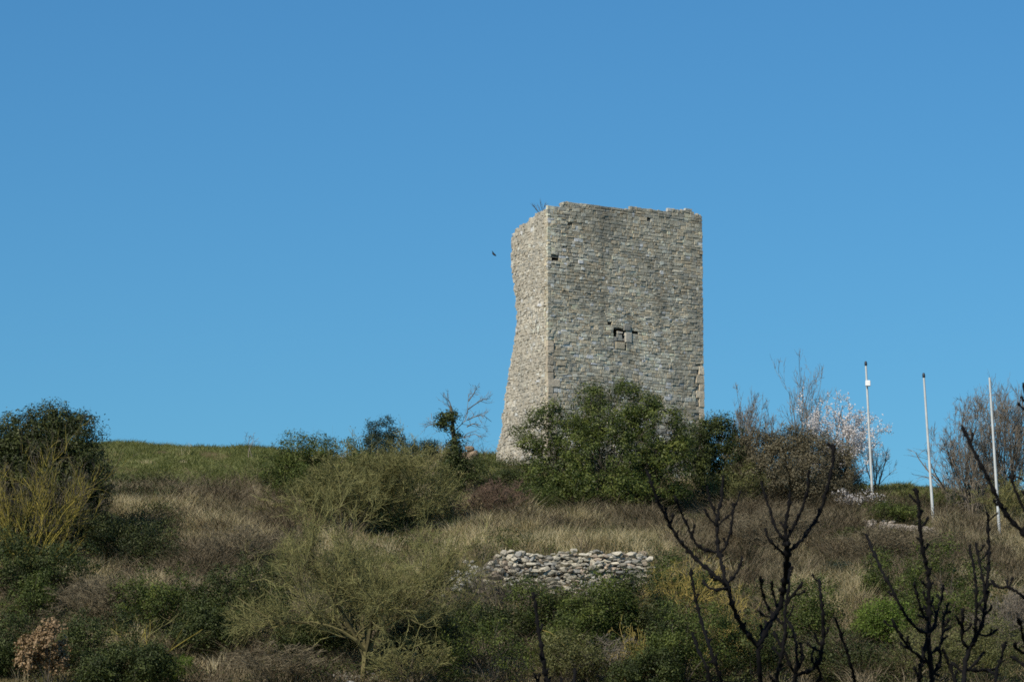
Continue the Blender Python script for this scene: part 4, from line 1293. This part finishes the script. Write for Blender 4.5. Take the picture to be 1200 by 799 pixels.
q = np.array([at(*p, b[1]) for p in [(674, 800), (671, 778), (664, 760), (655, 748), (645, 741), (636, 738)]])
q = np.stack([np.interp(np.linspace(0, 1, 16), np.linspace(0, 1, 6), q[:, i]) for i in range(3)], 1)[None]
V, Q, a = tubes(q, np.linspace(.03, .014, 16)[None], 5, rng)
tag(MB().add(V, Q, rnd=a).done('bent_stem', M['goldvine'], None, True, b), 'single pale yellow stem arching over the bushes at the bottom centre', 'stem').location = b

# dry shrub on the tower top
rng = np.random.default_rng(86)
b = A0 + ld * .9 + fd * .2 + [0, 0, float(topL(.9)) - .2]
tsh = thing('tower_plant', b, 'tiny leafless bush sprouting from the upper left edge of the tower', 'shrub')
mb = MB()
P, r = grow(np.repeat(b[None], 7, 0), nrm(rng.normal(size=(7, 3)) * .45 + [-.15, 0, 1]), .65, .014, 6, rng, .15)
V, Q, a = tubes(P, r, 3, rng); mb.add(V, Q, rnd=a)
mb.done('stems', M['bark'], tsh, origin=b)
mb = MB()
P, r = kids(P, r, 6, rng, .3, 1, .5, .2, .5, .8, 4, minr=.008)
V, Q, a = tubes(P, r, 3, rng); mb.add(V, Q, rnd=a)
mb.done('twigs', M['bark'], tsh, origin=b)

# ------------------------------------------------------------------ bird
b = at(579.2, 298.3, 140)
bird = thing('bird', b, 'small dark bird flying left of the tower', 'bird')
n = 10
t = np.linspace(-1, 1, n)
ax = nrm([.75, -.25, -.62])
P = (b + np.outer(t * .11, ax))[None]
rr = (.042 * np.sqrt(np.clip(1 - (t * .98) ** 2, 0, 1)) * (1 - .15 * t))[None]
rr[0, 0] = .026; rr[0, 1] = .028
V, Q, a = tubes(P, rr, 10)
MB().add(V, Q).done('body', M['feather'], bird, True, b)
sd_ = nrm(np.cross(ax, [0, 1, .3]))
for s in (1, -1):
    sv = nrm(np.array([0, 1.0, 0]) * s * .7 + np.array([-.35, 0, .75]))
    top = [b + ax * .03, b + ax * .05 + sv * .07, b + ax * .0 + sv * .15, b - ax * .08 + sv * .17, b - ax * .05 + sv * .07, b - ax * .05]
    V = np.array(top + [p + np.array([.004, 0, -.006]) for p in top])
    Q = [[0, 1, 4, 5], [1, 2, 3, 4], [11, 10, 7, 6], [10, 9, 8, 7]] + [[i, (i + 1) % 6, 6 + (i + 1) % 6, 6 + i] for i in range(6)]
    build('wing', V, Q, None, M['feather'], bird, origin=b)

# ------------------------------------------------------------------ near leafless trees: dark knobbly shoots
def near_tree(label, trunks, shoots, depth, seed, spur=.16, group='dark leafless trees close to the viewer', dz=.35):
    """every shoot: list of (px, row), start width px, end width px (as seen); real stems at that distance"""
    rng = np.random.default_rng(seed)
    dep = lambda px, row: depth + dz * 2 * (vn(px / 70., row / 70., 0, seed) - .5)
    q0 = trunks[0][0][0]
    b = at(q0[0], q0[1], depth)
    b[2] = 0
    b = np.array([b[0], b[1], float(ground(b[0], b[1]))])
    root = thing('near_tree', b, label, 'tree', group)
    def shoot(pts, w0, w1, name, knobs=True, ground_to=False):
        p = np.array(pts, float)
        seg = np.r_[0, np.cumsum(np.linalg.norm(np.diff(p, axis=0), axis=1))]
        n = max(6, int(seg[-1] / 2.6))
        s = np.linspace(0, seg[-1], n)
        # smooth curve through the points
        tt = np.gradient(p, seg, axis=0) if len(p) > 2 else np.repeat(((p[1] - p[0]) / seg[-1])[None], 2, 0)
        j = np.clip(np.searchsorted(seg, s, side='right') - 1, 0, len(seg) - 2)
        h = (seg[j + 1] - seg[j])
        u = ((s - seg[j]) / h)[:, None]
        h = h[:, None]
        c = (2 * u**3 - 3 * u**2 + 1) * p[j] + (u**3 - 2 * u**2 + u) * h * tt[j] + (-2 * u**3 + 3 * u**2) * p[j + 1] + (u**3 - u**2) * h * tt[j + 1]
        d = dep(c[:, 0], c[:, 1])
        P = at(c[:, 0], c[:, 1], d)
        if ground_to:
            P = np.concatenate([np.linspace(b - [0, 0, .3], P[0], 10)[:-1], P])
        wd = np.linspace(w0, w1, len(P)) / 2 / F * depth * .68
        P[1:-1] += rng.normal(size=(len(P) - 2, 3)) * .0022
        r = wd * (1 + rng.normal(0, .05, len(P)))
        kn = []
        if knobs:
            i = 3 + int(rng.integers(0, 4))
            while i < len(P) - 2:
                r[i] *= rng.uniform(1.5, 2.0)
                r[i - 1] *= 1.15; r[min(i + 1, len(P) - 1)] *= 1.1
                kn.append(i)
                i += int(rng.integers(4, 8))
            r[-2] = max(r[-2], wd[-1] * 1.35); r[-3] *= 1.2
        r[-1] = wd[-1] * .35
        mb = MB()
        V, Q, a = tubes(P[None], r[None], 8, rng)
        m0 = len(V)
        mb.add(V, Q, [[m0 - 8, m0 - 7 + k, m0 - 6 + k] for k in range(6)], rnd=a)
        for i in kn:                             # opposite buds and short blunt spurs
            T = nrm(P[min(i + 1, len(P) - 1)] - P[i - 1])
            s1 = rng.normal(size=3); s1[1] *= .5
            s1 = nrm(s1 - (s1 @ T) * T)
            for sg in (1, -1):
                if rng.random() < .82:
                    L = wd[i] * rng.uniform(1.2, 1.9) * (rng.choice([1, 1, 1, 1, 2.2]))
                    e = nrm(s1 * sg + T * .75)
                    tq = np.linspace(0, 1, 5)
                    pp = (P[i] + s1 * sg * wd[i] * .3 + np.outer(tq * L, e))[None]
                    V, Q, a = tubes(pp, (wd[i] * np.array([.5, .6, .72, .62, .15]))[None], 6, rng)
                    mb.add(V, Q, rnd=a)
        for i in kn:                             # short knobbly spur shoots that turn upward
            if rng.random() < spur and i > 4:
                T = nrm(P[i] - P[i - 1])
                e = rng.normal(size=3); e[1] *= .5
                e = nrm(nrm(e - (e @ T) * T) + T * .5)
                L = rng.uniform(7, 17) / F * depth
                nn = 9
                pp = [P[i]]
                for _ in range(nn - 1):
                    e = nrm(e + rng.normal(size=3) * .1 + [0, 0, .16])
                    pp.append(pp[-1] + e * L / (nn - 1))
                rr = np.linspace(min(wd[i] * .7, .011), .0065, nn) * (1 + .1 * rng.normal(size=nn))
                rr[[3, 6]] *= 1.6
                rr[-2] *= 1.7; rr[-1] *= .5
                V, Q, a = tubes(np.array(pp)[None], rr[None], 6, rng)
                mb.add(V, Q, rnd=a)
        tips = P[-2]
        for _ in range(3):
            e = nrm(nrm(P[-1] - P[-3]) + rng.normal(size=3) * .55)
            tq = np.linspace(0, 1, 5)
            pp = (tips + np.outer(tq * wd[-1] * 3, e))[None]
            V, Q, a = tubes(pp, (wd[-1] * np.array([.6, .75, .7, .5, .1]))[None], 6, rng)
            mb.add(V, Q, rnd=a)
        mb.done(name, M['black'], root, True, b)
    for pts, w0, w1 in trunks:
        shoot(pts, w0, w1, 'trunk', False, True)
    for pts, w0, w1 in shoots:
        shoot(pts, w0, w1, 'branch')
    return root

near_tree('forked dark leafless tree with knobbly shoots in front of the hill, centre right',
    [([(893, 990), (892, 870), (891, 799), (889.5, 772), (888.5, 757)], 11, 8.2)],
    [([(888.5, 757), (878, 745), (868.7, 732), (859.4, 711.6), (852.9, 687), (850, 680)], 8, 6.5),
     ([(852.5, 687), (840, 676), (827.7, 665), (811, 650), (794.5, 629.6), (780.4, 605), (768, 579), (758.8, 550.7)], 6.2, 4.2),
     ([(850.5, 682), (846, 662), (842, 646), (840.5, 616), (841, 604), (845, 586), (847, 558)], 6.2, 4.6),
     ([(840, 606), (836, 596), (832, 584.5), (828.3, 569)], 4.2, 3.4),
     ([(840.5, 618), (834, 610), (828, 601), (824.5, 595)], 3.6, 3.0),
     ([(852, 684), (861, 674), (866.9, 663), (870, 651)], 4.4, 3.4),
     ([(843.5, 648), (849, 642), (854.6, 627.7), (858.3, 605), (859.5, 589)], 4.4, 3.8),
     ([(841, 616), (848, 609), (855, 603), (863, 590), (868.5, 574)], 3, 2.4),
     ([(852, 688), (842, 690.5), (835, 690), (829, 686.5), (823, 679)], 5.2, 4.2),
     ([(842, 648), (831, 645), (820.8, 641), (813, 633), (805.7, 616), (798, 599.5), (790.7, 581)], 5, 3.4),
     ([(888.5, 757), (895, 744), (900, 734), (908, 721), (915, 706), (919, 683.6), (922, 655), (922, 632)], 8.5, 9.5),
     ([(924, 647), (934, 638), (945.8, 624), (955, 611), (960.8, 599.5), (970, 569.5), (975.8, 541), (977, 520)], 6, 5),
     ([(921.5, 634), (920.4, 616), (924, 594), (926, 576)], 6.5, 4.2),
     ([(923, 630), (928, 620), (934.5, 609), (942, 590), (946.7, 569.5), (948, 550)], 4.6, 4),
     ([(920, 634), (914, 626), (908, 616), (902.6, 597.7), (897, 582.6), (892, 563)], 4.6, 3.8),
     ([(919.5, 650), (911, 642), (903, 634), (898.8, 627.7), (896, 619)], 4.2, 3.8),
     ([(908, 720), (903, 715), (900, 711), (895, 698), (892, 687), (892, 675)], 4.6, 4),
     ([(911, 712), (908, 703), (906, 695), (904, 681)], 4.6, 4),
     ([(904, 724), (896, 721), (887, 714)], 3.4, 2.8)], 20, 101)
near_tree('many stemmed dark leafless tree just right of the forked dark tree',
    [([(930, 1000), (930, 880), (931, 799), (932, 787)], 10, 7)],
    [([(926, 840), (908, 806), (913.4, 780.6), (917, 762), (920, 739.5), (921, 711.6), (924.6, 687), (925, 660)], 6, 4.6),
     ([(922, 708), (927, 700), (934, 691), (941, 682)], 4.6, 4.4),
     ([(921, 724), (928, 736), (932, 754.5), (934, 770), (933, 786)], 4.4, 5),
     ([(921, 728), (927, 718), (930, 708)], 3, 2.6),
     ([(932, 790), (924, 775), (915, 756), (906, 739)], 4.6, 3.6),
     ([(933, 790), (950.7, 784), (960, 774), (963.8, 754.5), (964.7, 728), (962.9, 706), (959, 677)], 6.5, 4),
     ([(963.5, 757), (957, 750), (955, 742)], 4, 4.4), ([(964, 748), (969, 741), (971, 734)], 3.6, 3.6), ([(962, 764), (952, 758), (945, 752)], 3.6, 3.6),
     ([(955, 781), (951, 770), (953, 760)], 3.4, 3),
     ([(958, 780), (962, 792), (956, 799)], 5, 4.2),
     ([(940, 870), (1001, 803), (995.5, 773), (988, 750.7), (979, 723)], 5.5, 4.2),
     ([(932, 789), (940, 770), (938, 752)], 5, 4)], 20.8, 102, 0.4)
near_tree('two slim dark knobbly stems rising left of the forked tree',
    [([(852, 1000), (850, 900), (847, 812)], 8, 5.5)],
    [([(847, 812), (844.5, 797), (835, 769), (827.7, 745), (820, 721), (813.7, 694.8), (809, 666)], 5.4, 4),
     ([(848, 850), (833, 799), (827.7, 780.6), (818.4, 762), (811, 740)], 5.6, 4.2),
     ([(829, 776), (836, 772), (842, 764)], 3.2, 2.6)], 19.5, 103)
near_tree('single thin dark stem standing at the bottom centre in front of the green bushes',
    [([(650, 1000), (648, 900), (643, 806)], 9, 7)],
    [([(643, 806), (641, 797), (636, 769), (631.4, 739.5), (628.6, 715), (624, 694)], 7, 4.6),
     ([(648, 890), (632, 805), (628, 793), (625, 788)], 5, 4.4),
     ([(649, 900), (672, 815), (673, 799), (674, 784)], 7, 5.4),
     ([(649, 890), (659, 820), (658, 799), (657.5, 793)], 6, 5)], 20, 104)
near_tree('bushy dark leafless tree with a tall straight shoot in the lower right',
    [([(1092, 1010), (1090, 900), (1092, 799), (1090, 770), (1087, 743)], 13, 9)],
    [([(1087, 745), (1088.6, 724.6), (1088.6, 696.6), (1087.5, 672), (1081.7, 643), (1078, 615), (1076.7, 593), (1072.5, 571)], 7.5, 4.8),
     ([(1086.5, 742), (1074.6, 736), (1061.6, 721), (1048.5, 696.6), (1031.7, 665), (1021.7, 643), (1015, 625)], 5.4, 4.2),
     ([(1086, 726), (1080, 715), (1074.6, 698.5), (1071, 681)], 4.6, 3.6),
     ([(1088, 722), (1081, 724), (1075, 719)], 3.6, 3.4),
     ([(1084, 776), (1080, 771), (1067, 760), (1056, 745), (1044.8, 725)], 5, 4),
     ([(1068, 760), (1064, 750), (1063, 744)], 3.4, 3.6),
     ([(1088, 742), (1093, 738), (1097, 721), (1102.6, 702), (1106, 684)], 4.8, 3.8),
     ([(1090, 765), (1101, 757), (1104.5, 743), (1106, 724.6), (1112, 705)], 5, 3.8),
     ([(1104, 742), (1110, 737), (1114, 733)], 4, 4.4),
     ([(1089, 712), (1093, 704), (1094, 698)], 3.6, 3.4),
     ([(1091, 860), (1077, 799), (1082, 764), (1087, 745)], 7, 6),
     ([(1092, 790), (1102, 775), (1100, 757)], 6, 5),
     ([(1093, 840), (1119, 800), (1112, 777), (1104, 760)], 5.4, 4.4),
     ([(1083, 768), (1092, 785), (1100, 793)], 4, 3.4)], 20, 105, 0.45)
near_tree('dark leafless tree with three upright shoots near the right edge',
    [([(1130, 1010), (1129, 900), (1129, 799), (1131, 780), (1138, 754.5)], 12, 8)],
    [([(1138, 756), (1147, 741), (1154, 715), (1155.8, 693), (1158.5, 662), (1159, 645), (1158, 623), (1157.5, 599)], 7, 4.2),
     ([(1154.5, 706), (1153, 685), (1151, 675), (1146.7, 651.7), (1143, 636)], 4.2, 3.8),
     ([(1142, 748), (1143.7, 724.6), (1143.7, 687), (1141, 665), (1138, 650), (1135.5, 638)], 5, 3.8),
     ([(1136, 760), (1129, 752), (1127, 734), (1119.4, 720)], 4.8, 3.8),
     ([(1129, 742), (1128, 726), (1129, 712)], 4.4, 4),
     ([(1146, 743), (1158, 744), (1170, 736)], 4, 3.6),
     ([(1153, 720), (1160, 716), (1162, 708)], 3.6, 4),
     ([(1131, 784), (1150, 785), (1168, 782), (1173.5, 769), (1178, 751)], 5, 4.6),
     ([(1134, 784), (1145, 774), (1153, 763)], 4, 4.4),
     ([(1132, 790), (1122, 782), (1114, 774)], 4.4, 3.6),
     ([(1157.5, 612), (1163, 606), (1170, 599)], 2.6, 2.2)], 20.6, 106, 0.45)
near_tree('dark leafless tree reaching in from the right edge with long slanting branches',
    [([(1236, 1010), (1236, 900), (1234, 760), (1226, 668)], 14, 9)],
    [([(1228, 690), (1214, 648), (1200, 626), (1176, 598), (1160.5, 565.5), (1147, 540.5), (1127.6, 499)], 8, 5),
     ([(1234, 770), (1215, 712), (1200, 699.4), (1181, 688), (1169.8, 688), (1160.4, 679)], 5.4, 4.2),
     ([(1183, 689), (1181, 685), (1179, 679)], 3.6, 3.8),
     ([(1226, 668), (1212, 612), (1200, 596), (1190, 574), (1184, 556)], 5.4, 4),
     ([(1210, 606), (1198, 562), (1190, 558)], 3.2, 2.6),
     ([(1226, 668), (1214, 560), (1206, 490), (1199, 449)], 6, 4.6),
     ([(1235, 830), (1212, 788), (1200, 779), (1185, 768)], 5, 4),
     ([(1216, 790), (1204, 765), (1198, 742), (1193.5, 723)], 4.6, 4.4),
     ([(1200, 765), (1192, 760), (1188, 752)], 5, 5.4),
     ([(1235, 900), (1178, 830), (1167, 799), (1168, 782)], 6.5, 5)], 19.4, 107, 0.3)
print('objects', len(bpy.data.objects), 'verts', sum(len(m.vertices) for m in bpy.data.meshes))
